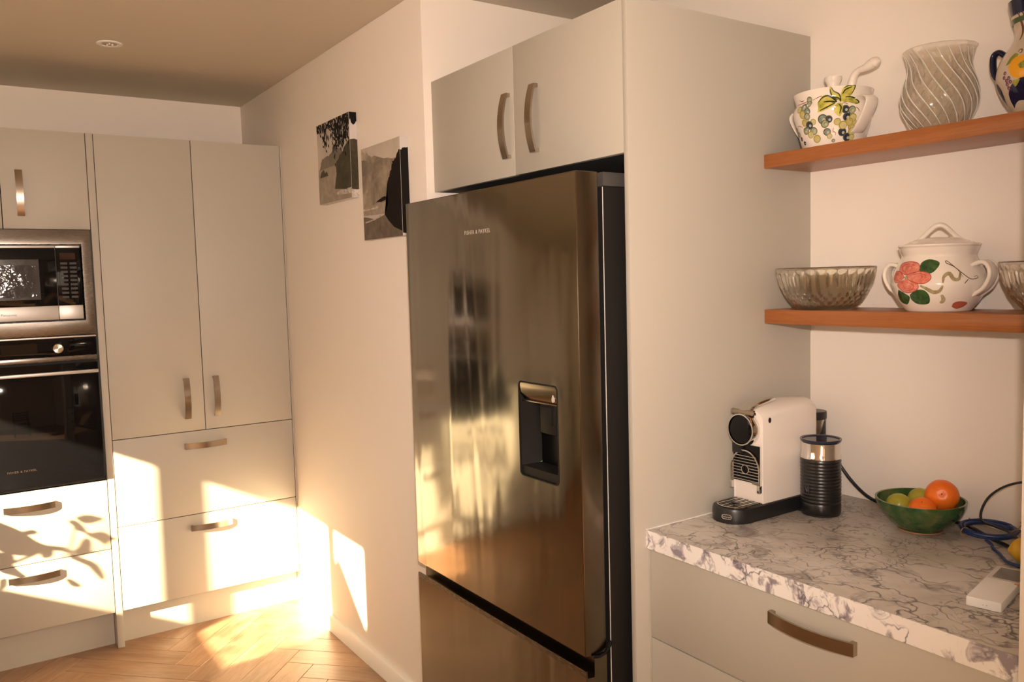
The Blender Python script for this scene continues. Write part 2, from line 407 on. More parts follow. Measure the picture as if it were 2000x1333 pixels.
def frontY(name, root, x0, x1, z0, z1): return obj(name, B(x0+G, x1-G, 0.0, T, z0+G, z1-G, 0.0008), M_CAB, root)

# pantry
pc = thing('pantry_cabinet', 'tall grey-beige pantry cupboard in the corner, two doors over two wide drawers', 'cabinet', (-0.39, 0.3, 0))
X0, X1, XS = -0.7655, -0.0075, -0.393
obj('carcass', B(X0, -0.002, T+0.002, YB-0.002, 0.155, 2.1185), M_GAP, pc)
obj('end_panel', B(-0.7920, -0.7665, -0.001, YB-0.002, 0, 2.1185, 0.0008), M_CAB, pc)
obj('filler_strip', B(-0.0060, -0.0005, 0.003, T+0.02, 0.155, 2.1185), M_CAB, pc)
obj('kickboard', B(-0.7660, -0.001, 0.060, 0.076, 0, 0.1545), M_CAB, pc)
obj('top_panel', B(X0, -0.002, T+0.002, YB-0.002, 2.1187, 2.1195), M_CAB, pc)
for x0, x1, hx in ((X0, XS, -0.4650), (XS, X1, -0.3420)):
    d = frontY('door', pc, x0, x1, 0.8737, 2.1187); handle(d, (hx, 0, 1.018), (0, 0, 1), NY)
for z0, z1, hz in ((0.5085, 0.8737, 0.8115), (0.1530, 0.5085, 0.4510)):
    d = frontY('drawer', pc, X0, X1, z0, z1); handle(d, (-0.398 if z0 > .3 else -0.391, 0, hz), (1, 0, 0), NY)

# oven tower
ot = thing('oven_tower_cabinet', 'tall grey-beige cupboard at the left edge that houses the microwave and the wall oven', 'cabinet', (-1.09, 0.3, 0))
X2 = -1.394; XM = -1.0935; X3 = -0.7935
bm = bmesh.new()
box(bm, X2, X3-0.001, 0.10, YB-0.002, 0.155, 2.1185)
obj('carcass', bm, M_GAP, ot)
obj('end_panel', B(X2-0.020, X2-0.001, -0.001, YB-0.002, 0, 2.1185, 0.0008), M_CAB, ot)
obj('kickboard', B(X2, X3-0.001, 0.060, 0.076, 0, 0.1545), M_CAB, ot)
obj('top_panel', B(X2, X3, T+0.002, YB-0.002, 2.1187, 2.1195), M_CAB, ot)
for x0, x1, hx in ((X2, XM, -1.156), (XM, X3, -1.031)):
    d = frontY('door', ot, x0, x1, 1.7345, 2.1187); handle(d, (hx, 0, 1.8725), (0, 0, 1), NY)
for z0, z1, hz in ((0.4245, 0.7150, 0.6500), (0.1526, 0.4245, 0.3710)):
    d = frontY('drawer', ot, X2, X3, z0, z1); handle(d, (-1.073, 0, hz), (1, 0, 0), NY)

# bench run further left (seen only as a reflection in the refrigerator)
lb = thing('base_cabinet', 'low grey-beige bench cabinet left of the oven tower, outside the frame', 'cabinet', (-2.2, 0.3, 0))
obj('carcass', B(-3.0, X2-0.0215, T+0.002, YB-0.002, 0.155, 0.85), M_GAP, lb)
obj('kickboard', B(-3.0, X2-0.0215, 0.060, 0.076, 0, 0.1545), M_CAB, lb)
for i in range(3):
    x0 = -3.0+i*0.528; d = frontY('drawer', lb, x0, x0+0.528, 0.5, 0.85); handle(d, (x0+0.264, 0, 0.78), (1, 0, 0), NY)
    d = frontY('drawer', lb, x0, x0+0.528, 0.153, 0.5); handle(d, (x0+0.264, 0, 0.43), (1, 0, 0), NY)
tag(obj('worktop', B(-3.02, X2-0.0215, -0.004, YB-0.002, 0.8505, 0.89, 0.002), M_MARB, None, base=(-2.2, 0.3, 0.85)), 'pale marble-look worktop on the bench left of the oven tower, outside the frame', 'worktop')

# microwave
mw = thing('microwave', 'built-in microwave with a brushed steel surround, above the wall oven', 'microwave', (-1.09, 0.05, 1.317))
bm = bmesh.new(); bm2 = B(X2+0.001, X3-0.007, -0.020, 0.098, 1.3175, 1.7335, 0.0015)
tf = obj('trim_frame', bm2, M_STEEL, mw); bm.free()
MX0, MX1, MZ0, MZ1 = -1.356, -0.8335, 1.3745, 1.6765
def cutter(x0, x1, y0, y1, z0, z1, loc):
    bm = B(x0, x1, y0, y1, z0, z1); bmesh.ops.translate(bm, vec=-Vector(loc), verts=bm.verts); me = D.meshes.new('c'); bmesh.ops.recalc_face_normals(bm, faces=bm.faces); bm.to_mesh(me); bm.free()
    o = D.objects.new('c', me); C.objects.link(o); o.location = loc; return o
cut(tf, [cutter(MX0, MX1, -0.1, 0.085, MZ0, MZ1, mw.location)])
obj('recess_liner', B(MX0+0.0005, MX1-0.0005, 0.055, 0.084, MZ0+0.0005, MZ1-0.0005), M_BLACK, mw)
e = 0.007; FX0, FX1, FZ0, FZ1 = MX0+e, MX1-e, MZ0+e, MZ1-0.006; SX = -0.9265
obj('body', B(FX0, FX1, -0.006, 0.054, FZ0, FZ1), M_BLACK, mw)
dr = obj('door', B(FX0, SX-0.0008, -0.0165, -0.0065, 1.4365, FZ1-0.0085, 0.001), M_BLACKG, mw)
M_MESHW = mk_mottled('oven_window', (0.035, 0.036, 0.038), (0.055, 0.056, 0.058), (0.085, 0.086, 0.090), 14, 0.10, 0.0)
ww = obj('window', B(FX0+0.055, -0.985, -0.0172, -0.0166, 1.462, 1.618), M_MESHW, dr)
def mk_film():
    m_ = mat('crinkled_film', (0.05, 0.05, 0.055), 0.08); g = N(m_); v = g.coord((1, 1, 1)); n1 = g.noise(v, 17, 3, 0.55, 0.2); g.bump(n1.outputs[0], 0.5, 0.010); return m_
obj('window_film', B(FX0+0.075, -0.998, -0.0177, -0.0173, 1.472, 1.596), mk_film(), dr)
obj('door_top_strip', B(FX0, SX-0.0008, -0.0175, -0.0065, FZ1-0.0080, FZ1, 0.0005), M_SILV, dr)
bs = obj('door_bottom_strip', B(FX0, SX-0.0008, -0.0175, -0.0065, FZ0, 1.4360, 0.001), M_SILV, dr)
cp = obj('control_panel', B(SX+0.0008, FX1, -0.0165, -0.0065, 1.4365, FZ1-0.0085, 0.001), M_BLACKG, mw)
obj('panel_top_strip', B(SX+0.0008, FX1, -0.0175, -0.0065, FZ1-0.0080, FZ1, 0.0005), M_SILV, cp)
obj('open_button', B(SX+0.0008, FX1, -0.0175, -0.0065, FZ0, 1.4360, 0.001), M_SILV, cp)
obj('display', B(-0.912, -0.858, -0.0170, -0.0165, 1.617, 1.642), mat('display_glass', (0.03, 0.012, 0.01), 0.1), cp)
M_LEG = mat('button_legend', (0.016, 0.012, 0.011), 0.5)
for r in range(9):
    for c in range(2):
        obj('button', B(-0.911+c*0.032, -0.887+c*0.032, -0.0170, -0.0165, 1.597-r*0.0165, 1.6055-r*0.0165), M_LEG, cp)
text_obj('brand_lettering', 'Panasonic', 0.0135, M_LETD, mw, (-1.0955, -0.0176, 1.4055), (1, 0, 0), (0, 0, 1))

# wall oven
ov = thing('wall_oven', 'black glass wall oven with a steel bar handle, under the microwave', 'oven', (-1.09, 0.05, 0.72))
OX0, OX1 = X2+0.001, X3-0.009
obj('body', B(OX0+0.004, OX1-0.004, 0.0, 0.098, 0.720, 1.314), M_DARK, ov)
obj('top_trim', B(OX0, OX1, -0.021, 0.0, 1.3085, 1.3150, 0.0006), M_SILV, ov)
pn = obj('control_panel', B(OX0, OX1, -0.020, -0.0005, 1.2365, 1.3080, 0.001), M_BLACKG, ov)
for kx in (-0.9405, -1.2465):
    bm = bmesh.new(); revolve(bm, [(0, 0.0), (0.0192, 0.0), (0.0192, 0.016), (0.0182, 0.0185), (0.0165, 0.0192), (0, 0.0192)], seg=40)
    bmesh.ops.rotate(bm, cent=(0, 0, 0), matrix=Matrix.Rotation(PI/2, 3, 'X'), verts=bm.verts)
    mk = mat('knob_metal', (0.55, 0.52, 0.42), 0.30, 1.0, Anisotropic=0.9); g = N(mk); tg = g.n('ShaderNodeTangent', direction_type='RADIAL', axis='Y'); g.l(tg.outputs[0], g.b.inputs['Tangent'])
    kb = obj('knob', bm, mk, pn, local=True, ang=18); kb.location = Vector((kx, -0.0201, 1.2685))-Vector(ov.location)
obj('display', B(-1.13, -1.01, -0.0206, -0.0201, 1.252, 1.292), mat('display_dark', (0.002, 0.002, 0.002), 0.05), pn)
obj('trim_strip', B(OX0, OX1, -0.022, -0.0005, 1.2170, 1.2360, 0.001), M_STEEL, ov)
do = obj('door', B(OX0, OX1, -0.020, -0.0005, 0.7330, 1.2060, 0.0015), M_BLACKG, ov)
obj('vent', B(OX0, OX1, -0.008, -0.0005, 0.7215, 0.7325), M_BLACK, ov)
bm = B(OX0+0.012, OX1-0.003, -0.062, -0.046, 1.1660, 1.1800, 0.003)
hb = obj('handle', bm, M_SILV, do)
for hx in (OX0+0.045, OX1-0.040): obj('handle_post', B(hx-0.008, hx+0.008, -0.0465, -0.0195, 1.1675, 1.1785, 0.001), M_STEEL, hb)
text_obj('brand_lettering', 'FISHER & PAYKEL', 0.0115, M_LETB, ov, (-1.090, -0.0202, 0.7985), (1, 0, 0), (0, 0, 1), spacing=1.15)

# downlight
dl = thing('downlight', 'round white recessed downlight, unlit, in the ceiling', 'light', (-0.7288, -0.3016, ZC-0.004))
bm = bmesh.new(); revolve(bm, [(0.0445, 0.004), (0.0445, 0.0015), (0.042, 0.0), (0.030, 0.0), (0.026, 0.0035), (0.026, 0.004)], -0.7288, -0.3016, ZC-0.0042, 40); obj('trim_ring', bm, M_TRIM, dl)
bm = bmesh.new(); revolve(bm, [(0.0255, 0.0002), (0.020, 0.0022), (0.012, 0.003), (0, 0.003)], -0.7288, -0.3016, ZC-0.0036, 32); obj('lens', bm, mat('lens_grey', (0.46, 0.38, 0.29), 0.3), dl)
for a in (0.3, 2.4, 4.5):
    bm = bmesh.new(); bmesh.ops.create_icosphere(bm, subdivisions=1, radius=0.0042); bmesh.ops.translate(bm, vec=(-0.7288+0.010*math.cos(a), -0.3016+0.010*math.sin(a), ZC-0.0036), verts=bm.verts); obj('light_chip', bm, M_WHITE, dl)
# ------------------------------------------------------------------ refrigerator
fr = thing('refrigerator', 'tall brushed steel refrigerator with a water dispenser in its door', 'refrigerator', (0.25, -1.826, 0))
FX, FD, FYA, FYB = -0.100, -0.036, -2.245, -1.408
fb = obj('cabinet_body', B(-0.016, 0.60, -2.238, -1.415, 0.03, 1.700, 0.004), M_DARK, fr)
obj('hinge_cover', B(-0.014, 0.12, -2.238, -1.415, 1.7003, 1.7330, 0.003), M_GREY, fr)
dr = obj('door', B(FX, FD, FYA, FYB, 0.6080, 1.7310, 0.0025), [M_FRIDGE, M_FRSIDE], fr)
DY0, DY1, DZ0, DZ1 = -2.160, -1.996, 0.996, 1.2385
bm = bmesh.new(); prism(bm, rrect(DY0, DY1, DZ0, DZ1, 0.014), 0, FX-0.05, FX+0.052); bmesh.ops.translate(bm, vec=-Vector(fr.location), verts=bm.verts)
bmesh.ops.recalc_face_normals(bm, faces=bm.faces); me = D.meshes.new('c'); bm.to_mesh(me); bm.free(); cu_ = D.objects.new('c', me); C.objects.link(cu_); cu_.location = fr.location
cut(dr, [cu_])
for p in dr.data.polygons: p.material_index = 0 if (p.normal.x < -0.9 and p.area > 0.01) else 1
# dispenser: bezel, moulded recess, tilted control fascia, paddle, drip ledge
ring = rrect(DY0+0.0004, DY1-0.0004, DZ0+0.0004, DZ1-0.0004, 0.0136); ring2 = rrect(DY0+0.0035, DY1-0.0035, DZ0+0.0035, DZ1-0.0035, 0.011)
bm = bmesh.new(); L4 = [[bm.verts.new((x, p[0], p[1])) for p in rg] for x, rg in ((FX+0.002, ring), (FX-0.001, ring), (FX-0.001, ring2), (FX+0.004, ring2))]
for a, b in zip(L4, L4[1:]):
    for i in range(len(a)): bm.faces.new((a[i], a[(i+1) % len(a)], b[(i+1) % len(a)], b[i]))
bz = obj('dispenser_bezel', bm, M_DARK, dr)
def shell(bm, rings):
    L_ = [[bm.verts.new(p) for p in r] for r in rings]
    for a, b in zip(L_, L_[1:]):
        for i in range(len(a)): bm.faces.new((a[i], a[(i+1) % len(a)], b[(i+1) % len(a)], b[i]))
    bm.faces.new(L_[-1])
a1 = rrect(DY0+0.0036, DY1-0.0036, DZ0+0.0036, DZ1-0.0036, 0.011); a2 = rrect(DY0+0.016, DY1-0.030, DZ0+0.030, DZ1-0.03, 0.006)
bm = bmesh.new(); shell(bm, [[(FX+0.003, *p) for p in a1], [(FX+0.048, *p) for p in a2]]); obj('dispenser_recess', bm, mat('recess_black', (0.003, 0.003, 0.003), 0.3, Specular_IOR_Level=0.15), dr)
M_FASC = mat('smoked_fascia', (0.24, 0.20, 0.155), 0.14, 1.0)
bm = bmesh.new(); prism(bm, [(FX+0.0005, 1.2340), (FX+0.020, 1.2340), (FX+0.030, 1.1935), (FX+0.012, 1.1905), (FX+0.002, 1.2100)], 1, DY0+0.004, DY1-0.004); fa = obj('dispenser_fascia', bm, M_FASC, dr)
obj('fascia_edge', B(FX+0.008, FX+0.030, DY0+0.004, DY1-0.004, 1.1865, 1.1900, 0.0008), M_NICK, dr)
bm = bmesh.new(); prism(bm, [(-2.1395+0.0055*math.sin(t)*(0.25+0.75*(1-math.cos(t))/2)*1.2, 1.2055+0.009*math.cos(t)) for t in [2*PI*i/16 for i in range(16)]], 0, FX+0.0005, FX+0.0035); obj('drop_mark', bm, M_LETTER, dr)
bm = B(FX+0.014, FX+0.030, -2.130, -2.066, 1.112, 1.1860, 0.004); obj('dispenser_paddle', bm, M_DARK, dr)
bm = B(FX+0.010, FX+0.0138, -2.118, -2.076, 1.134, 1.180, 0.001); obj('paddle_pad', bm, M_DARK, dr)
bm = bmesh.new(); prism(bm, [(FX+0.003, 1.000), (FX+0.003, 1.022), (FX+0.045, 1.028), (FX+0.045, 1.000)], 1, DY0+0.0042, DY1-0.0042); obj('drip_ledge', bm, M_DARK, dr)
text_obj('brand_lettering', 'FISHER & PAYKEL', 0.0155, M_LETTER, fr, (FX-0.0004, -1.8215, 1.6205), (0, -1, 0), (0, 0, 1), 0.0002, spacing=1.12)
bm = B(FD+0.0003, FD+0.0060, FYA+0.012, FYB-0.012, 0.616, 1.690, 0.001); obj('gasket', bm, M_RUB, fr)
bm = B(FD+0.0063, -0.0190, FYA+0.020, FYB-0.020, 0.62, 1.690); obj('door_liner', bm, M_BLACK, fr)
obj('front_rail', B(-0.0180, -0.0163, -2.2395, -2.2375, 0.06, 1.6985, 0.0005), M_RUB, fr)
# freezer drawer with its finger groove, under the door
bm = bmesh.new()
prism(bm, [(FX, 0.060), (FX, 0.5735), (FX+0.004, 0.5745), (FX+0.0045, 0.5560), (FX+0.026, 0.5540), (FX+0.027, 0.6020), (FD, 0.6020), (FD, 0.060)], 1, FYA, FYB)
fz = obj('freezer_drawer', bm, [M_FRIDGE, M_FRSIDE], fr)
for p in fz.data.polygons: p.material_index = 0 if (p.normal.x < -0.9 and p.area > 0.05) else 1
bm = bmesh.new(); prism(bm, [(FX-0.0012, 0.5600), (FX-0.0012, 0.5742), (FX-0.0001, 0.5748), (FX-0.0001, 0.5595)], 1, FYA, FYB); obj('drawer_lip', bm, M_STEEL, fz)
obj('drawer_gasket', B(FD+0.0003, FD+0.0060, FYA+0.012, FYB-0.012, 0.07, 0.600), M_RUB, fr)
obj('drawer_liner', B(FD+0.0063, -0.0165, FYA+0.030, FYB-0.030, 0.07, 0.600), M_BLACK, fr)
bm = bmesh.new(); tube(bm, spline([(-0.078, -2.2475, 0.6060), (-0.064, -2.2505, 0.6040), (-0.046, -2.2510, 0.6080), (-0.031, -2.2490, 0.6190), (-0.024, -2.2460, 0.6290)], 5), [0.0042]*20+[0.005], 8); obj('hinge', bm, M_BLACKG, fr)
for sx in (0.02, 0.55):
    for sy in (-2.2, -1.45):
        bm = bmesh.new(); revolve(bm, [(0, 0), (0.02, 0), (0.02, 0.012), (0.01, 0.029), (0, 0.029)], sx, sy, 0.0005, 16); obj('foot', bm, M_BLACK, fr)

# overhead cupboard and tall end panel
XC = 0.027
oc = thing('overhead_cabinet', 'wide grey-beige two-door cupboard above the refrigerator', 'cabinet', (0.35, -1.81, 1.7747))
obj('carcass', B(XC+T+0.001, XB-0.002, YP0+0.001, YR-0.001, 1.7750, 2.1195), M_GAP, oc)  # near-black colour stands in for the shade above the refrigerator
for y0, y1, hy in ((-1.8239, YR-0.001, -1.7945), (YP0-0.0005, -1.8239, -1.9245)):
    d = obj('door', B(XC, XC+T, y0+G*0.7, y1-G*0.7, 1.7750, 2.1200, 0.0008), M_CAB, oc); handle(d, (XC, hy, 1.9105), (0, 0, 1), NX)
ep = tag(obj('tall_end_panel', B(XC-0.001, XB-0.001, YP1, YP0-0.0015, 0, 2.1205, 0.0008), M_CAB, base=(0.35, -2.273, 0)), 'tall grey-beige end panel between the refrigerator and the bench with the coffee machine', 'panel')

# bench: drawers and worktop
XK = 0.0612; XD = 0.069
bc = thing('base_cabinet', 'low grey-beige bench cabinet with wide drawers under the marble-look worktop', 'cabinet', (0.38, -2.7, 0))
obj('carcass', B(XD+T+0.001, XB-0.002, YE+0.001, YP1-0.001, 0.12, 0.8455), M_GAP, bc)
obj('kickboard', B(0.115, 0.131, YE+0.001, YP1-0.001, 0, 0.1190), M_CAB, bc)
obj('filler_strip', B(XD+0.001, XD+T, -2.2860, YP1-0.0005, 0.12, 0.8450), M_CAB, bc)
for z0, z1 in ((0.6280, 0.8440), (0.3770, 0.6280), (0.1240, 0.3770)):
    d = obj('drawer', B(XD, XD+T, YE+0.0025, -2.2880, z0+G, z1-G*0.6, 0.0008), M_CAB, bc); handle(d, (XD, -2.7350, z1-0.0460), (0, -1, 0), NX, 0.192)
wt = thing('worktop', 'marble-look laminate worktop under the floating shelves', 'worktop', (0.38, -2.7, 0.8460))
obj('slab', B(XK+0.0015, XB-0.001, YE+0.0005, YP1-0.0005, 0.8462, 0.8900, 0.0006), M_MARB, wt)
obj('front_edging', B(XK, XK+0.0013, YE+0.0005, YP1-0.0005, 0.8462, 0.8900), M_MARBE, wt)
obj('sealant_strip', B(XK, XB-0.001, YP1-0.0035, YP1-0.0004, 0.8901, 0.8925), M_TRIM, wt)

# floating shelves
for z0, z1, lab in ((1.7600, 1.7950, 'upper floating oak shelf, carrying the grape-painted pot'), (1.3585, 1.3952, 'lower floating oak shelf, carrying the rose-painted tureen')):
    tag(obj('floating_shelf', B(0.493, XB-0.0005, YE+0.0005, YP1-0.0005, z0, z1, 0.001), M_SHELF, base=(0.59, -2.7, z0)), lab, 'shelf', 'oak floating shelves')

# ------------------------------------------------------------------ canvases on the right wall
M_INK = mat('print_black', (0.010, 0.008, 0.007), 0.6, Specular_IOR_Level=0.12)
M_HEAD = mk_mottled('print_headland', (0.018, 0.016, 0.008), (0.040, 0.034, 0.014), (0.085, 0.062, 0.025), 30, 0.5)
M_HILL = mk_mottled('print_hill', (0.14, 0.12, 0.10), (0.19, 0.16, 0.13), (0.26, 0.22, 0.18), 16, 0.5)
M_SEA = mk_mottled('print_sea', (0.26, 0.22, 0.18), (0.33, 0.28, 0.22), (0.42, 0.36, 0.29), 20, 0.5)
M_FOAM = mk_mottled('print_foam', (0.30, 0.27, 0.23), (0.55, 0.50, 0.45), (0.72, 0.68, 0.62), 60, 0.5)
M_PSKY = mk_mottled('print_pale_sky', (0.50, 0.44, 0.38), (0.57, 0.51, 0.44), (0.64, 0.58, 0.50), 8, 0.5)
M_CLOUD = mk_mottled('print_cloud', (0.13, 0.105, 0.08), (0.28, 0.23, 0.175), (0.55, 0.47, 0.37), 10, 0.5)
M_BEACH = mk_mottled('print_beach', (0.09, 0.07, 0.05), (0.14, 0.11, 0.08), (0.20, 0.16, 0.12), 26, 0.5)
M_EDGE = mat('canvas_side', (0.58, 0.54, 0.52), 0.6)
def canvas(label, y0, y1, z0, z1):
    t = thing('canvas_print', label, 'picture', (0, (y0+y1)/2, z0), 'coastal canvas prints on the wall')
    obj('stretched_canvas', B(-0.0300, -0.0005, y1, y0, z0, z1, 0.0012), M_EDGE, t)
    W_, H_ = y0-y1, z1-z0; layer = [0]
    def poly(name, pts, m_, k, side=False):
        """flat print layer: a to the right, b up, both 0..1 across the face (or down the right-hand side)"""
        layer[0] += 1; bm = bmesh.new(); e_ = 0.00004*layer[0]
        if side: vs = [bm.verts.new((-0.0292+0.0285*a, y1-e_, z0+H_*b)) for a, b in pts]
        else: vs = [bm.verts.new((-0.0300-e_, y0-W_*a, z0+H_*b)) for a, b in pts]
        f = bm.faces.new(vs); bmesh.ops.triangulate(bm, faces=[f])
        return obj(name, bm, m_, t)
    return t, poly
rq = random.Random(3)
def rough_line(pts, n, amp):
    out = []
    for (a, b), (c, d) in zip(pts, pts[1:]):
        for i in range(n):
            f = i/n; out.append((a+(c-a)*f+rq.uniform(-amp, amp), b+(d-b)*f+rq.uniform(-amp, amp)))
    out.append(pts[-1]); return [(min(1, max(0, a)), min(1, max(0, b))) for a, b in out]
t, P_ = canvas('smaller coastal photo canvas with dark leaves hanging over a headland, further left', -0.5220, -0.8430, 1.8080, 2.1175)
P_('print_sky', [(0, 0.4), (1, 0.4), (1, 1), (0, 1)], M_PSKY, 1)
P_('print_sea', [(0, 0), (1, 0), (1, 0.44), (0, 0.44)], M_SEA, 1)
P_('print_hill', rough_line([(0.06, 0.44), (0.13, 0.56), (0.35, 0.58), (0.55, 0.64), (0.75, 0.62), (0.8, 0.44)], 5, 0.008)+[(0.06, 0.43)], M_HILL, 2)
P_('print_headland', rough_line([(0.50, 0.14), (0.57, 0.30), (0.58, 0.46), (0.68, 0.53), (0.80, 0.58), (0.92, 0.66), (1.0, 0.68)], 5, 0.012)+[(1, 0.10), (0.8, 0.12)], M_HEAD, 3)
P_('print_rock', rough_line([(0.04, 0.33), (0.10, 0.40), (0.17, 0.43), (0.22, 0.37), (0.27, 0.40), (0.32, 0.335)], 3, 0.006), M_HEAD, 3)
P_('print_foam', rough_line([(0.55, 0.10), (0.7, 0.125), (0.85, 0.115), (1, 0.13)], 4, 0.01)+[(1, 0.05), (0.8, 0.06), (0.6, 0.07)], M_FOAM, 4)
bm = bmesh.new(); rl = random.Random(11); H_ = 0.3095; W_ = 0.321
def leaf2(a, b, ln, wd, ang):
    pts = [(-1, 0), (-0.3, 1), (0.5, 0.7), (1, 0), (0.5, -0.7), (-0.3, -1)]
    vs = []
    for u, v in pts:
        du, dv = u*ln/2, v*wd/2; a_, b_ = a+du*math.cos(ang)-dv*math.sin(ang), b+du*math.sin(ang)+dv*math.cos(ang)
        vs.append((-0.0300-0.0009-rl.random()*0.0002, -0.5220-W_*min(1, max(0, a_)), 1.8080+H_*min(0.998, max(0, b_))))
    bm.faces.new([bm.verts.new(v) for v in vs])
for ca_, cb_, sa, sb, n in ((0.07, 0.95, .06, .04, 14), (0.22, 0.93, .06, .05, 20), (0.26, 0.82, .05, .09, 24), (0.45, 0.95, .10, .05, 30), (0.58, 0.88, .10, .08, 46), (0.66, 0.77, .10, .10, 46), (0.78, 0.93, .10, .06, 36), (0.92, 0.94, .07, .05, 34), (0.97, 0.88, .03, .06, 14), (0.60, 0.68, .05, .06, 16), (0.84, 0.74, .08, .08, 34), (0.93, 0.80, .05, .06, 10)):
    for i in range(n): leaf2(rl.gauss(ca_, sa), min(1, rl.gauss(cb_, sb)), rl.uniform(.05, .11), rl.uniform(.018, .038), rl.uniform(-2.4, -0.6))
o = obj('print_leaves', bm, M_INK, t); o['kind'] = 'stuff'
P_('side_sky', [(0, 0.66), (1, 0.66), (1, 1), (0, 1)], M_EDGE, 1, True)
P_('side_leaves', rough_line([(0, 0.92), (0.5, 0.86), (1, 0.9)], 4, 0.03)+[(1, 1), (0, 1)], M_INK, 2, True)
P_('side_headland', [(0, 0.08), (1, 0.10), (1, 0.68), (0.6, 0.69), (0, 0.68)], M_HEAD, 2, True)
P_('side_foam', [(0, 0.0), (1, 0.0), (1, 0.09), (0, 0.10)], M_FOAM, 2, True)
t, P_ = canvas('larger coastal photo canvas with a black cliff and cloudy sky, nearer the refrigerator', -0.9400, -1.2450, 1.6445, 1.9665)
P_('print_sky', [(0, 0.30), (1, 0.30), (1, 1), (0, 1)], M_CLOUD, 1)
P_('print_pale_sky', rough_line([(0.05, 0.97), (0.2, 0.90), (0.5, 0.86), (0.9, 0.80), (1, 0.82)], 4, 0.015)+[(1, 1), (0, 1)], M_PSKY, 2)
P_('print_hill', rough_line([(0, 0.88), (0.12, 0.86), (0.25, 0.81), (0.38, 0.76)], 4, 0.006)+[(0.2, 0.72), (0, 0.70)], M_HILL, 2)
P_('print_sea', [(0, 0.27), (0.7, 0.25), (0.7, 0.38), (0, 0.36)], M_SEA, 2)
P_('print_beach', rough_line([(0, 0.26), (0.3, 0.22), (0.6, 0.26), (1, 0.25)], 4, 0.008)+[(1, 0), (0, 0)], M_BEACH, 3)
P_('print_foam', rough_line([(0, 0.345), (0.2, 0.335), (0.42, 0.35)], 4, 0.006)+[(0.4, 0.325), (0, 0.320)], M_FOAM, 3)
P_('print_surf', rough_line([(0.05, 0.20), (0.35, 0.22), (0.62, 0.27)], 4, 0.006)+[(0.6, 0.25), (0.3, 0.205), (0.05, 0.185)], M_FOAM, 4)
P_('print_cliff', rough_line([(0.58, 0.24), (0.66, 0.36), (0.62, 0.46), (0.68, 0.58), (0.76, 0.68), (0.80, 0.76), (0.90, 0.80), (0.96, 0.86), (1, 0.87)], 6, 0.014)+[(1, 0.05), (0.8, 0.10), (0.66, 0.18)], M_INK, 5)
P_('print_rocks', rough_line([(0.35, 0.39), (0.45, 0.41), (0.60, 0.44), (0.64, 0.40)], 4, 0.008)+[(0.5, 0.385)], M_INK, 5)
P_('side_cliff', rough_line([(0, 0.87), (0.4, 0.885), (1, 0.90)], 3, 0.01)+[(1, 0.02), (0, 0.03)], M_INK, 1, True)
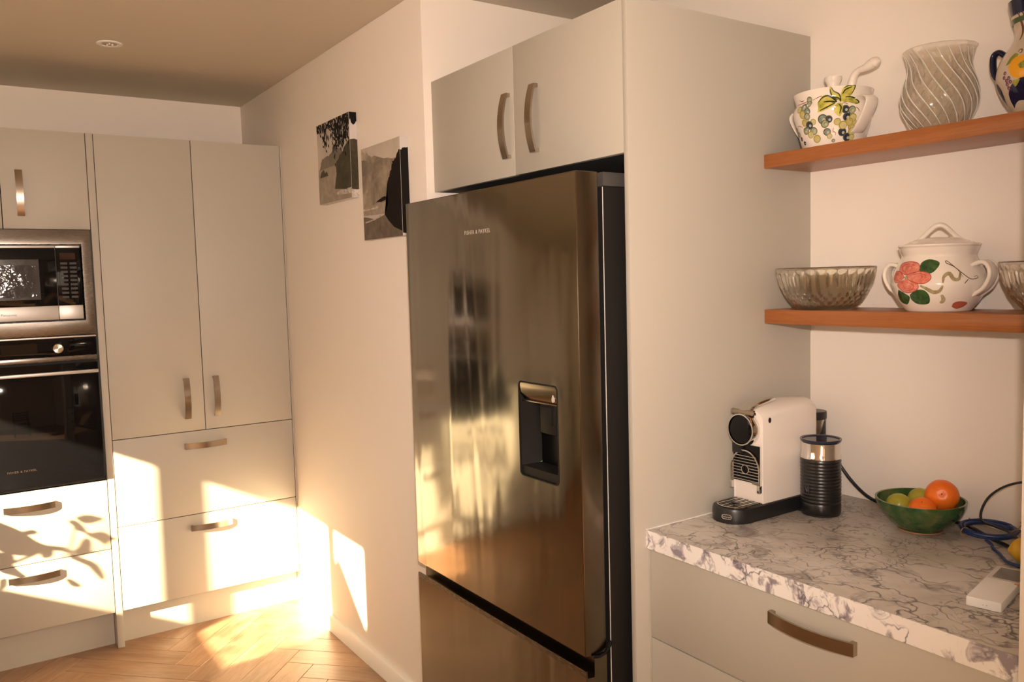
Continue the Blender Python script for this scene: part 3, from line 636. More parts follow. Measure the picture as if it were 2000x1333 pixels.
# ------------------------------------------------------------------ painted decoration on turned ware
DEC = json.loads('{"pot":{"leaf":[[[-2.609,0.1325],[-2.574,0.1337],[-2.521,0.1252],[-2.392,0.1177],[-2.345,0.1072],[-2.364,0.0994],[-2.429,0.1059],[-2.52,0.112],[-2.594,0.121]],[[-2.32,0.1205],[-2.273,0.1299],[-2.17,0.1351],[-2.007,0.1358],[-2.002,0.1278],[-2.062,0.1166],[-2.161,0.1099],[-2.302,0.1049],[-2.334,0.1107]],[[-2.901,0.104],[-2.803,0.1151],[-2.669,0.116],[-2.52,0.1068],[-2.46,0.0993],[-2.573,0.0977],[-2.504,0.0952],[-2.642,0.0862],[-2.879,0.0808],[-2.873,0.0909]],[[-2.316,0.107],[-2.18,0.11],[-2.019,0.1089],[-1.926,0.1043],[-1.891,0.0959],[-1.998,0.0931],[-2.15,0.0967],[-2.292,0.0991]],[[-2.487,0.0898],[-2.417,0.0945],[-2.331,0.0921],[-2.311,0.082],[-2.356,0.0675],[-2.429,0.0696],[-2.503,0.0783]]],"vein":[[[-2.61,0.1308],[-2.594,0.121],[-2.52,0.1103],[-2.43,0.104]],[[-2.299,0.1171],[-2.233,0.1265],[-2.071,0.1326]],[[-2.901,0.104],[-2.804,0.1135],[-2.651,0.1158],[-2.502,0.1056]],[[-2.858,0.0822],[-2.676,0.0883],[-2.486,0.0969]],[[-2.219,0.1102],[-2.019,0.1089],[-1.889,0.0968]],[[-2.772,0.102],[-2.609,0.1018],[-2.469,0.0994]],[[-2.52,0.112],[-2.391,0.1075],[-2.346,0.0994]],[[-2.401,0.0926],[-2.348,0.0854],[-2.376,0.0709]]],"red":[[[2.564,0.1096],[2.938,0.1098],[3.095,0.1141]],[[-3.093,0.1108],[-2.942,0.1153],[-2.839,0.1172],[-2.765,0.1129]],[[-2.331,0.0939],[-2.259,0.0954],[-2.172,0.0914]],[[2.693,0.1197],[2.813,0.1148],[2.914,0.1164]],[[2.535,0.059],[2.711,0.0562],[2.8,0.0512]],[[-2.517,0.0398],[-2.537,0.0324],[-2.464,0.0287],[-2.473,0.022]],[[-1.974,0.0846],[-1.908,0.0822],[-1.838,0.075]]],"grape":[[[3.095,0.1141],0.0065,1],[[3.099,0.1033],0.0076,1],[[2.952,0.097],0.0082,2],[[3.083,0.0858],0.0073,2],[[2.797,0.0946],0.0073,4],[[2.907,0.0811],0.0087,3],[[3.055,0.0742],0.0073,1],[[3.001,0.0682],0.0073,4],[[2.908,0.061],0.0073,3],[[3.073,0.0533],0.0087,5],[[2.908,0.0417],0.0076,1],[[-3.098,0.038],0.0082,1],[[3.064,0.0309],0.0073,4],[[-3.025,0.0191],0.0082,3],[[-3.077,0.0591],0.0065,4],[[-2.802,0.0623],0.01,2],[[-2.646,0.0607],0.0076,5],[[-2.752,0.0509],0.008,1],[[-2.703,0.0321],0.0076,2],[[-2.634,0.0215],0.0054,4],[[-2.525,0.0107],0.0036,1],[[-2.238,0.0808],0.0082,5],[[-2.067,0.0788],0.0082,1],[[-2.182,0.0636],0.0084,5],[[-2.016,0.0617],0.0082,4],[[-2.103,0.052],0.0082,3],[[-2.423,0.0532],0.0073,3],[[-2.269,0.0451],0.0084,4],[[-2.274,0.0295],0.0084,5],[[-2.015,0.0405],0.0076,3],[[-2.112,0.0175],0.0087,5],[[-1.983,0.0306],0.0082,4],[[-1.966,0.0173],0.0065,4],[[2.393,0.0511],0.0054,1],[[2.491,0.0387],0.0058,1],[[2.574,0.0267],0.0047,5],[[2.721,0.0149],0.0044,5],[[2.971,0.046],0.0054,1],[[-1.971,0.052],0.0065,3]]},"tur":{"petal":[[[2.875,0.0829],[2.627,0.092],[2.562,0.1069],[2.885,0.1122],[-3.132,0.1071],[-3.069,0.0925],[3.054,0.0856]],[[2.913,0.0829],[3.048,0.0871],[-3.014,0.0895],[-2.833,0.0848],[-2.798,0.0732],[-2.929,0.0634],[-3.13,0.0651],[2.974,0.074]],[[2.89,0.077],[2.66,0.0653],[2.496,0.0742],[2.466,0.0907],[2.707,0.089]],[[2.936,0.0741],[-3.071,0.0636],[-3.082,0.0504],[2.981,0.043],[2.8,0.0474],[2.685,0.0623]]],"leaf":[[[-3.065,0.0911],[-3.065,0.1084],[-2.876,0.116],[-2.627,0.1087],[-2.698,0.0931],[-2.833,0.0848]],[[2.983,0.0385],[-3.116,0.0489],[-2.938,0.0488],[-2.835,0.0355],[-2.875,0.0191],[3.133,0.0175],[2.99,0.0265]],[[2.674,0.0503],[2.86,0.0414],[2.964,0.0325],[2.773,0.017],[2.537,0.0211],[2.551,0.0349]]],"ribbon":[[[-3.013,0.0591],[-2.878,0.0517],[-2.745,0.0442],[-2.622,0.0469],[-2.559,0.0584]],[[-2.56,0.0641],[-2.533,0.0783],[-2.423,0.0838],[-2.347,0.0721],[-2.237,0.0719],[-2.192,0.086]],[[-2.578,0.0381],[-2.527,0.0263],[-2.6,0.0205]]],"vine":[[[-2.145,0.0759],[-2.261,0.0948],[-2.453,0.1111],[-2.473,0.1068],[-2.315,0.0992],[-2.135,0.083],[-1.964,0.0711],[-1.771,0.0735],[-1.8,0.0779],[-1.884,0.0752]],[[-2.027,0.0713],[-2.127,0.0616]]],"bud":[[[-2.294,0.0111],[-2.273,0.02],[-2.115,0.0232],[-1.882,0.0191],[-1.948,0.0104],[-2.136,0.0064]]]},"turc":[2.929,0.077],"jug":{"lemon":[[2.799,0.0957],[2.866,0.1073],[2.988,0.1143],[-3.1,0.1166],[-3.02,0.1134],[-2.999,0.0768],[-3.092,0.0712],[3.0,0.0732],[2.876,0.0816]],"leaf":[[[2.701,0.1012],[2.782,0.1144],[2.913,0.1232],[3.034,0.1172],[2.872,0.1054]],[[3.074,0.0981],[-3.08,0.1033],[-3.007,0.102],[-2.994,0.0907],[3.134,0.0897]],[[2.887,0.0688],[2.995,0.0688],[3.118,0.0687],[2.972,0.0559]]],"grape":[[[2.701,0.0865],0.004],[[2.667,0.078],0.004],[[2.738,0.0713],0.004],[[2.823,0.0753],0.004],[[2.738,0.064],0.004],[[2.761,0.0563],0.004],[[2.854,0.0675],0.004]],"curl":[[3.0,0.1235],[3.02,0.129],[3.101,0.1276],[3.104,0.1217],[3.052,0.1217]]}}')
def prof_r(prof, z):
    for (r0, z0), (r1, z1) in zip(prof, prof[1:]):
        if z0 <= z <= z1: return r0+(r1-r0)*(z-z0)/max(1e-9, z1-z0)
    return prof[0][0] if z < prof[0][1] else prof[-1][0]
class Painted:
    """flat paint on a surface of revolution: every patch follows the glaze at a hair's breadth"""
    def __init__(s, prof, ax, z0): s.p, s.ax, s.z0 = prof, ax, z0
    def pt(s, th, z, k):
        z = min(max(z, s.p[0][1]), s.p[-1][1]); r = prof_r(s.p, z)+0.00022*k+0.0002
        return (s.ax[0]+r*math.cos(th), s.ax[1]+r*math.sin(th), s.z0+z)
    def fill(s, bm, pts, k, mi=0, n=5):
        pts = [(t if t > 0 else t+2*PI, z) for t, z in pts]
        P = [Vector((t, z, 0)) for t, z in pts]; P = spline(P+[P[0]], 4)[:-1]
        c = sum(P, Vector())/len(P); rows = []
        for j in range(n): rows.append([bm.verts.new(s.pt(*(c+(p-c)*((j+1)/n))[:2], k)) for p in P])
        cv = bm.verts.new(s.pt(c.x, c.y, k)); q = len(P)
        for i in range(q):
            f = bm.faces.new((cv, rows[0][i], rows[0][(i+1) % q])); f.material_index = mi
        for a, b in zip(rows, rows[1:]):
            for i in range(q):
                f = bm.faces.new((a[i], a[(i+1) % q], b[(i+1) % q], b[i])); f.material_index = mi
    def line(s, bm, pts, w_, k, mi=0):
        pts = [(t if t > 0 else t+2*PI, z) for t, z in pts]
        P = spline([Vector((t, z, 0)) for t, z in pts], 5); prev = None; n = len(P)
        for i, p in enumerate(P):
            d = P[min(i+1, n-1)]-P[max(i-1, 0)]; r = prof_r(s.p, p.y); d.x *= r
            if d.length < 1e-7: continue
            d.normalize(); ww = w_*(0.35+0.65*math.sin(PI*(i+0.6)/(n+0.2)))/2
            a = bm.verts.new(s.pt(p.x-d.y*ww/r, p.y+d.x*ww, k)); b = bm.verts.new(s.pt(p.x+d.y*ww/r, p.y-d.x*ww, k))
            if prev: f = bm.faces.new((prev[0], a, b, prev[1])); f.material_index = mi
            prev = (a, b)
    def ringd(s, bm, c, r, k, mi_fill, mi_rim):
        th, z = c; th = th if th > 0 else th+2*PI; R = prof_r(s.p, z)
        n = 16
        def ringv(q, kk, ox=0, oz=0): return [bm.verts.new(s.pt(th+(ox+q*math.cos(2*PI*i/n))/R, z+oz+q*math.sin(2*PI*i/n), kk)) for i in range(n)]
        wob = [1+0.07*math.sin(3*i*0.39+th*40)+0.05*math.cos(i*0.9+z*900) for i in range(n)]
        o_, i_ = ringv(r, k), ringv(r*0.80, k, r*0.05, -r*0.05)
        for i in range(n):
            f = bm.faces.new((o_[i], o_[(i+1) % n], i_[(i+1) % n], i_[i])); f.material_index = mi_rim
        f = bm.faces.new(i_); f.material_index = mi_fill
        h = ringv(r*0.34, k+1, r*0.24, -r*0.16); f = bm.faces.new(h); f.material_index = 0
P_HI = flat('paint_highlight', (0.46, 0.45, 0.30)); P_LEAF = mk_mottled('paint_leaf_yellow', (0.20, 0.21, 0.02), (0.55, 0.50, 0.09), (0.68, 0.62, 0.20), 55, 0.15)
P_VEIN = flat('paint_dark_green', (0.030, 0.045, 0.012)); P_RED = flat('paint_russet', (0.28, 0.055, 0.035))
P_G1 = mk_mottled('paint_grey_green', (0.20, 0.23, 0.13), (0.30, 0.32, 0.20), (0.42, 0.42, 0.28), 120, 0.15); P_G2 = mk_mottled('paint_slate', (0.10, 0.14, 0.14), (0.20, 0.24, 0.21), (0.36, 0.38, 0.30), 120, 0.15)
P_G3 = flat('paint_ochre', (0.50, 0.40, 0.12)); P_G4 = flat('paint_pale_lime', (0.56, 0.50, 0.20)); P_G5 = flat('paint_ink_blue', (0.020, 0.028, 0.060)); P_RIM = flat('paint_rim_green', (0.070, 0.095, 0.050)); P_RIMO = flat('paint_rim_ochre', (0.30, 0.26, 0.06))

def ware(bm, prof_out, th, cx, cy, z0, seg=64, floor=0.006, rfun=None):
    """closed thin-walled vessel from its outer profile"""
    inn = [(max(0.001, r-th), z) for r, z in prof_out if z > floor]
    full = [(0, prof_out[0][1])]+list(prof_out)+inn[::-1]+[(0, floor+0.0005)]
    return revolve(bm, full, cx, cy, z0, seg, rfun)
def smooth_prof(prof, n=4):
    P = spline([Vector((r, z, 0)) for r, z in prof], n); return [(max(0, p.x), p.y) for p in P]

ZU, ZL = 1.7953, 1.3955
# --- grape pot
POT = [(.070,0),(.0735,.008),(.0835,.045),(.0930,.078),(.0955,.089),(.0935,.100),(.0885,.107),(.0880,.114),(.0920,.128),(.0945,.136)]
ax = (0.585, -2.420)
gp = thing('ceramic_pot', 'cream lidded soup pot painted with grapes and vine leaves, on the upper shelf', 'pot', (*ax, ZU))
bm = bmesh.new(); ware(bm, POT, 0.006, *ax, ZU, 80); obj('body', bm, M_CERAM, gp)
bm = bmesh.new(); revolve(bm, [(0, .118), (.082, .120), (.0865, .126), (.085, .131), (.05, .140), (.022, .146), (.0155, .149), (.0150, .158), (.0190, .166), (.0215, .172), (.0205, .177), (.012, .179), (0, .179)], *ax, ZU, 56)
ld = obj('lid', bm, M_CERAM, gp)
for sgn, a0 in ((1, 0), (-1, 1)):
    # ear handles at both ends, spreading from neck to belly
    d = Vector((0.45*sgn if sgn > 0 else 0.10, -0.89 if sgn > 0 else 0.99, 0)).normalized()
    if sgn > 0: d = Vector((-0.20, -0.98, 0)).normalized()
    o_ = Vector((*ax, ZU)); sd_ = Vector((-d.y, d.x, 0))
    bm = bmesh.new()
    path = spline([o_+d*0.070+Vector((0, 0, .096)), o_+d*0.086+Vector((0, 0, .104)), o_+d*0.104+Vector((0, 0, .110)), o_+d*0.121+Vector((0, 0, .103)), o_+d*0.122+Vector((0, 0, .088)), o_+d*0.106+Vector((0, 0, .060)), o_+d*0.086+Vector((0, 0, .036)), o_+d*0.068+Vector((0, 0, .026))], 6)
    tube(bm, path, 0.0195, 16, 0.19, ref=sd_); obj('ear_handle', bm, M_CERAM, gp)
PT = Painted(POT, ax, ZU); dp = DEC['pot']
bm = bmesh.new()
def grow(l, f): l = [(t_ if t_ > 0 else t_+2*PI, z_) for t_, z_ in l]; ca_, cb_ = sum(p_[0] for p_ in l)/len(l), sum(p_[1] for p_ in l)/len(l); return [(ca_+(a_-ca_)*f, cb_+(b_-cb_)*f) for a_, b_ in l]
for i, l in enumerate(dp['leaf']): PT.fill(bm, grow(l, 1.12), 1+0.4*i)
obj('painted_leaves', bm, P_LEAF, gp)
bm = bmesh.new()
for l in dp['vein']: PT.line(bm, l, 0.0034, 4.5)
for l in dp['leaf'][:4]: PT.line(bm, l[1:6], 0.0030, 4.6)
obj('painted_veins', bm, P_VEIN, gp)
bm = bmesh.new()
for l in dp['red']: PT.line(bm, l, 0.0017, 1)
obj('painted_tendrils', bm, P_RED, gp)
bm = bmesh.new(); gm = [P_HI, P_G1, P_G2, P_G3, P_G4, P_G5, P_RIM, P_RIMO]
for i, g_ in enumerate(dp['grape']):
    if g_ is None or g_[0] is None: continue
    c, r, k = g_; PT.ringd(bm, c, r*1.16, 1+0.45*(i % 7), k, 7 if k in (3, 4) else 6)
obj('painted_grapes', bm, gm, gp)
# --- ladle resting in the pot
ld_ = thing('ladle', 'cream ceramic ladle leaning in the grape-painted pot, only its curled handle showing', 'ladle', (0.585, -2.470, ZU+0.15))
bm = bmesh.new()
pth = spline([(0.592, -2.464, ZU+.1450), (0.592, -2.468, ZU+.156), (0.590, -2.476, ZU+.171), (0.588, -2.490, ZU+.179), (0.586, -2.505, ZU+.180), (0.585, -2.519, ZU+.184), (0.585, -2.532, ZU+.188), (0.585, -2.539, ZU+.1865), (0.585, -2.5435, ZU+.185), (0.585, -2.5450, ZU+.184)], 6)
rr = [0.0105, 0.0100, 0.0090, 0.0078, 0.0092, 0.0122, 0.0130, 0.0108, 0.0065, 0.0015]
rads = [rr[min(9, int(i/6))]+(rr[min(9, int(i/6)+1)]-rr[min(9, int(i/6))])*(i % 6)/6 for i in range(len(pth))]
tube(bm, pth, rads, 16); obj('handle', bm, M_CERAM, ld_)

# --- swirled glass vase
ax = (0.590, -2.686)
VP = smooth_prof([(.050, 0), (.053, .005), (.064, .024), (.0760, .052), (.0785, .076), (.0745, .103), (.0660, .130), (.0640, .146), (.068, .166), (.0755, .181)], 6)
nr = 20; th = 0.0026; TW = 8.6
vz = thing('glass_vase', 'clear glass vase with swirled ribs and a flared rim, on the upper shelf', 'vase', (*ax, ZU))
def swirl(amp): return lambda r, t, z: r*(1+amp*min(1, max(0, (z-.006)/.02))*min(1, max(0.3, (.184-z)/.03))*(abs(math.cos(0.5*nr*(t+z*TW)))-0.6))
bm = bmesh.new(); inn = [(r-th, z) for r, z in VP if z > 0.006]
full = [(0, 0)]+VP+[(inn[-1][0]+th*0.5, VP[-1][1]+0.0010)]+inn[::-1]+[(0, .0065)]
revolve(bm, full, *ax, ZU, 320, lambda r, t, z, k: swirl(0.036)(r, t, z)); obj('body', bm, M_GLASS, vz, ang=60)
M_RIB = mk_glass('rib_glint_white', (1.0, 0.98, 0.94), 0.10, 1.5); M_RIB.node_tree.nodes['Principled BSDF'].inputs['Transmission Weight'].default_value = 0.35; M_RIB.node_tree.nodes['Principled BSDF'].inputs['Coat Weight'].default_value = 1.0; M_RIB.node_tree.nodes['Principled BSDF'].inputs['Coat Roughness'].default_value = 0.20  # milky diffuse white stands in for specular glints along the ribs
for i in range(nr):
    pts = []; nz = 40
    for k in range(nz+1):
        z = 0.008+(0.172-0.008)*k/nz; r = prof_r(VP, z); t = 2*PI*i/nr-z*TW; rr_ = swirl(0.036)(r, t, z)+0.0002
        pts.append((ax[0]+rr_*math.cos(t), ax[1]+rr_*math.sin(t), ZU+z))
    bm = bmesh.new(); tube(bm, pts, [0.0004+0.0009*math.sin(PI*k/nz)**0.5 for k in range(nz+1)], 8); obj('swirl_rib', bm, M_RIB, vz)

# --- fruit-painted jug
JUG = [(.036,0),(.04,.006),(.056,.03),(.071,.062),(.0755,.09),(.069,.118),(.054,.142),(.044,.160),(.0425,.175),(.046,.19),(.052,.215),(.055,.235)]
ax = (0.60, -2.885)
jg = thing('ceramic_jug', 'tall ceramic jug with a painted lemon and dark blue rim, on the upper shelf', 'jug', (*ax, ZU))
bm = bmesh.new(); ware(bm, smooth_prof(JUG, 4), 0.005, *ax, ZU, 64); jb = obj('body', bm, mat('jug_glaze', (0.62, 0.52, 0.40), 0.12), jg)
JT = Painted(smooth_prof(JUG, 4), ax, ZU); M_NAVY = mat('navy_glaze', (0.008, 0.012, 0.045), 0.10); dj = DEC['jug']
bm = bmesh.new(); revolve(bm, [(.0480, .199), (.0526, .215), (.0556, .2352), (.054, .2365), (.0495, .2352), (.0465, .215)], *ax, ZU, 56); obj('rim_band', bm, M_NAVY, jg)
bm = bmesh.new(); revolve(bm, [(.0466, .1895), (.0484, .1992), (.0490, .1990), (.0470, .189)], *ax, ZU, 56); obj('rim_line', bm, flat('jug_green', (0.06, 0.10, 0.03)), jg)
bm = bmesh.new()
for t0 in (2.6, 3.4, 4.2, 5.2, 0.2, 1.4):
    JT.fill(bm, [(t0, .018), (t0+.35, .030), (t0+.8, .028), (t0+1.0, .055), (t0+.8, .074), (t0+.35, .066), (t0+.05, .045)], 0.6)
obj('painted_ground', bm, M_NAVY, jg)
M_JL = flat('jug_lemon', (0.80, 0.36, 0.010))
bm = bmesh.new(); JT.fill(bm, dj['lemon'], 3); obj('painted_lemon', bm, M_JL, jg)
bm = bmesh.new(); JT.fill(bm, [(t+1.7, z) for t, z in dj['lemon']], 3); obj('painted_lemon', bm, M_JL, jg)
bm = bmesh.new()
for i, l in enumerate(dj['leaf']): JT.fill(bm, l, 1.5 if i == 0 else 4.5+0.3*i)
obj('painted_leaves', bm, mk_mottled('jug_leaf', (0.06, 0.09, 0.015), (0.26, 0.26, 0.04), (0.42, 0.36, 0.06), 50, 0.15), jg)
bm = bmesh.new()
for i, (c, r) in enumerate(dj['grape']): JT.ringd(bm, c, r*0.95, 4+0.4*i, 2, 1)
obj('painted_grapes', bm, [flat('jug_hi', (0.45, 0.25, 0.28)), flat('jug_plum', (0.10, 0.02, 0.05)), flat('jug_plum_light', (0.22, 0.06, 0.10))], jg)
bm = bmesh.new(); JT.line(bm, dj['curl'], 0.0022, 2); 
for a in (2.75, 2.95, 3.15, 3.35): JT.line(bm, [(a, .205), (a+.06, .190), (a+.1, .172), (a+.05, .152)], 0.005, 2)
obj('painted_strokes', bm, flat('jug_brown', (0.16, 0.05, 0.03)), jg)
bm = bmesh.new(); d = Vector((-0.05, 1, 0)).normalized(); o_ = Vector((*ax, ZU))
tube(bm, spline([o_+d*.060+Vector((0, 0, .132)), o_+d*.075+Vector((0, 0, .146)), o_+d*.086+Vector((0, 0, .140)), o_+d*.087+Vector((0, 0, .120)), o_+d*.083+Vector((0, 0, .100)), o_+d*.073+Vector((0, 0, .086))], 6), 0.0098, 14, 0.6, ref=Vector((-d.y, d.x, 0))); obj('handle', bm, M_NAVY, jg)

# --- pressed glass bowls
BP = smooth_prof([(.066, 0), (.071, .004), (.088, .020), (.104, .045), (.114, .070), (.119, .094), (.1205, .104)], 5)
def bowl_bm(cx, cy, z0):
    n1 = 30
    def rf(r, t, z, k):
        if k > len(BP)+1: return r
        up_ = min(1, max(0, (z-0.045)/0.012))*min(1, max(0, (0.098-z)/0.010))
        flute = -0.042*abs(math.sin(n1*t/2))*up_
        lo = min(1, max(0, (0.056-z)/0.012))*min(1, max(0, (z-0.004)/0.006))
        dia = -0.06*abs(math.sin(n1*t/2+z*150))*abs(math.sin(n1*t/2-z*150))*lo
        return r*(1+flute+dia)
    bm = bmesh.new(); th = 0.0045; inn = [(r-th, z) for r, z in BP if z > .0075]
    revolve(bm, [(0, 0)]+BP+[(inn[-1][0]+th/2, BP[-1][1]+.002)]+inn[::-1]+[(0, .008)], cx, cy, z0, 240, rf); return bm
g1 = tag(obj('glass_bowl', bowl_bm(0.5645, -2.4130, ZL), M_GLASSG, base=(0.5645, -2.4130, ZL), ang=60), 'pressed glass bowl left of the tureen on the lower shelf', 'bowl', 'pressed glass bowls')
g2 = g1.copy(); C.objects.link(g2); g2.location = (0.5645, -2.9620, ZL); g2.rotation_euler = (0, 0, 0.07)
tag(g2, 'pressed glass bowl right of the tureen, cut off by the right edge', 'bowl', 'pressed glass bowls')

# --- rose tureen
TUR = [(.066,0),(.070,.004),(.088,.03),(.0985,.055),(.099,.066),(.094,.086),(.082,.110),(.077,.120),(.0765,.126),(.080,.134),(.083,.142)]
ax = (0.585, -2.692); o_ = Vector((*ax, ZL))
tu = thing('ceramic_tureen', 'cream lidded tureen painted with a pink rose, on the lower shelf', 'tureen', (*ax, ZL))
bm = bmesh.new(); ware(bm, smooth_prof(TUR, 3), 0.005, *ax, ZL, 80); obj('body', bm, M_CERAM, tu)
bm = bmesh.new(); revolve(bm, [(0, .136), (.072, .1375), (.0825, .1425), (.0850, .1460), (.0840, .1490), (.074, .1500), (.062, .1560), (.045, .1620), (.020, .1655), (0, .1660)], *ax, ZL, 64); ld = obj('lid', bm, M_CERAM, tu)
vr = Vector((0.52, -0.854, 0)); vd = Vector((0.854, 0.52, 0))
for k in (-1, 1):
    bm = bmesh.new()
    pts = [o_+vr*s+vd*(k*0.0048*math.cos(s*60))+Vector((0, 0, h)) for s, h in ((-.042, .1575), (-.030, .1690), (-.012, .1870), (0.0, .1925), (.012, .1880), (.028, .1720), (.042, .1575))]
    tube(bm, spline(pts, 6), 0.0056, 12); obj('lid_handle', bm, M_CERAM, ld)
for d in (Vector((-0.06, -0.998, 0)).normalized(), Vector((0.02, 1.0, 0)).normalized()):
    for k in (-1, 0, 1):
        s_ = Vector((-d.y, d.x, 0))*0.0150*k
        bm = bmesh.new(); tube(bm, spline([o_+d*.066+s_+Vector((0, 0, .092)), o_+d*.084+s_+Vector((0, 0, .101)), o_+d*.108+s_+Vector((0, 0, .107)), o_+d*.121+s_+Vector((0, 0, .094)), o_+d*.122+s_+Vector((0, 0, .074)), o_+d*.110+s_+Vector((0, 0, .052)), o_+d*.094+s_+Vector((0, 0, .040)), o_+d*.076+s_+Vector((0, 0, .030))], 6), 0.0048 if k else 0.0158, 14, 1.0 if k else 0.24, ref=Vector((-d.y, d.x, 0))); obj('ear_handle', bm, M_CERAM, tu)
TT = Painted(smooth_prof(TUR, 3), ax, ZL); dt = DEC['tur']
P_PINK = mk_mottled('paint_pink', (0.52, 0.110, 0.075), (0.68, 0.20, 0.14), (0.76, 0.36, 0.27), 75, 0.15); P_PINKD = flat('paint_pink_dark', (0.42, 0.07, 0.05)); P_GRN = mk_mottled('paint_leaf_green', (0.010, 0.035, 0.010), (0.028, 0.080, 0.022), (0.07, 0.13, 0.035), 70, 0.15)
P_RIB = mk_mottled('paint_ribbon', (0.22, 0.165, 0.08), (0.38, 0.30, 0.165), (0.52, 0.44, 0.28), 60, 0.15); P_VINE = flat('paint_vine', (0.10, 0.055, 0.025)); P_BUD = flat('paint_bud', (0.46, 0.12, 0.07))
for i, l in enumerate(dt['petal']):
    bm = bmesh.new(); TT.fill(bm, l, 1+0.5*i); obj('painted_petal', bm, P_PINK, tu)
bm = bmesh.new()
for l in dt['petal']:
    TT.line(bm, l+[l[0]], 0.0016, 4); g_ = grow(l, 0.62); TT.line(bm, g_[:5], 0.0013, 4); g_ = grow(l, 0.36); TT.line(bm, g_[2:6], 0.0011, 4)
obj('petal_outlines', bm, P_PINKD, tu)
bm = bmesh.new(); c = DEC['turc']
for i in range(7): TT.ringd(bm, (c[0]+0.028*math.cos(i), c[1]+0.0022*math.sin(i*2.1)), 0.0016, 5+0.2*i, 0, 1)
obj('flower_centre', bm, [flat('stamen', (0.50, 0.44, 0.22)), P_VEIN], tu)
for l in dt['leaf']:
    bm = bmesh.new(); TT.fill(bm, l, 1.2); obj('painted_leaf', bm, P_GRN, tu)
bm = bmesh.new()
for l in dt['ribbon']: TT.line(bm, l, 0.0085, 1)
obj('painted_ribbon', bm, P_RIB, tu)
bm = bmesh.new()
for l in dt['vine']: TT.line(bm, l, 0.0017, 2)
obj('painted_vine', bm, P_VINE, tu)
bm = bmesh.new()
for l in dt['bud']: TT.fill(bm, l, 1)
obj('painted_bud', bm, P_BUD, tu)

# ------------------------------------------------------------------ on the worktop
ZW = 0.8902
# --- coffee machine
cm = thing('coffee_machine', 'white capsule coffee machine on a black base, against the end panel', 'coffee machine', (0.42, -2.350, ZW))
YC = -2.350; BXF, BXB = 0.3430, 0.5550
def base_outline(h, x0, x1, n=14):
    return [(x1, YC-h), (x1, YC+h)]+[(x0+h*0.95-h*0.95*math.sin(PI*i/n), YC+h*math.cos(PI*i/n)) for i in range(n+1)]
bm = bmesh.new(); rings = [(0.0515, 0.0), (0.0520, 0.003), (0.0512, 0.030), (0.0495, 0.0345), (0.0470, 0.0355)]
vr_ = [[bm.verts.new((x, y, ZW+z)) for x, y in base_outline(h, 0.2400+(0.0520-h)*1.0, 0.575)] for h, z in rings]
for a, b in zip(vr_, vr_[1:]):
    for i in range(len(a)): bm.faces.new((a[i], a[(i+1) % len(a)], b[(i+1) % len(a)], b[i]))
bm.faces.new(vr_[0]); bm.faces.new(vr_[-1]); bs_ = obj('base', bm, M_BLACK, cm)
bm = bmesh.new(); revolve(bm, [(0, 0), (.0455, 0), (.0460, .0020), (.0450, .0036), (0, .0036)], 0.4935, -2.4510, ZW, 40); box(bm, 0.468, 0.519, -2.415, -2.4025, ZW, ZW+0.0036); obj('frother_stand', bm, M_BLACK, bs_)
# drip tray grid
ol = base_outline(0.0430, 0.2535, 0.3450); bm = bmesh.new(); prism(bm, ol, 2, ZW+0.0357, ZW+0.0368); tr = obj('drip_tray', bm, M_BLACKG, cm)
bm = bmesh.new(); tube(bm, [(x, y, ZW+0.0376) for x, y in ol[2:]], 0.0013, 8); obj('tray_rim', bm, M_CHROME, tr)
for i in range(9):
    y = YC-0.036+0.009*i; h = math.sqrt(max(0, 0.043**2-(y-YC)**2)); x0 = 0.2535+0.041-0.95*h+0.001
    obj('grid_bar', B(x0, 0.3425, y-0.0022, y+0.0022, ZW+0.0369, ZW+0.0384, 0.0004), M_CHROME if i % 2 else M_STEEL, tr)
bm = bmesh.new(); revolve(bm, [(0, .0386), (.009, .0386), (.011, .0392), (.009, .0397), (0, .0395)], 0.298, YC, ZW, 20); obj('tray_centre', bm, M_BLACK, tr)
# housing: tall rounded slab, top slightly domed and falling at the front
HW = 0.0460
bm = bmesh.new()
sec = []
for i in range(13):
    t = PI*i/12; sec.append((HW*math.cos(t)*(1.0 if True else 1), 0.026*math.sin(t)))
def section(x, ztop, hw=1.0): return [(x, YC+HW*hw, ZW+0.0365)]+[(x, YC+a*hw, ZW+ztop+b) for a, b in sec]+[(x, YC-HW*hw, ZW+0.0365)]
R_ = [section(BXF+0.004, 0.236, 0.93), section(BXF, 0.238, 0.965), section(BXF+0.001, 0.240, 0.99), section(BXF+0.006, 0.243), section(BXF+0.06, 0.252), section(BXF+0.12, 0.257), section(BXF+0.165, 0.256), section(BXB-0.006, 0.252), section(BXB, 0.246, 0.95)]
L_ = [[bm.verts.new(p) for p in s_] for s_ in R_]
for a, b in zip(L_, L_[1:]):
    for i in range(len(a)): bm.faces.new((a[i], a[(i+1) % len(a)], b[(i+1) % len(a)], b[i]))
bm.faces.new(L_[0]); bm.faces.new(L_[-1])
M_CMW = mat('machine_white', (0.78, 0.72, 0.66), 0.14)
hs = obj('housing', bm, M_CMW, cm, ang=30)
FXm = BXF
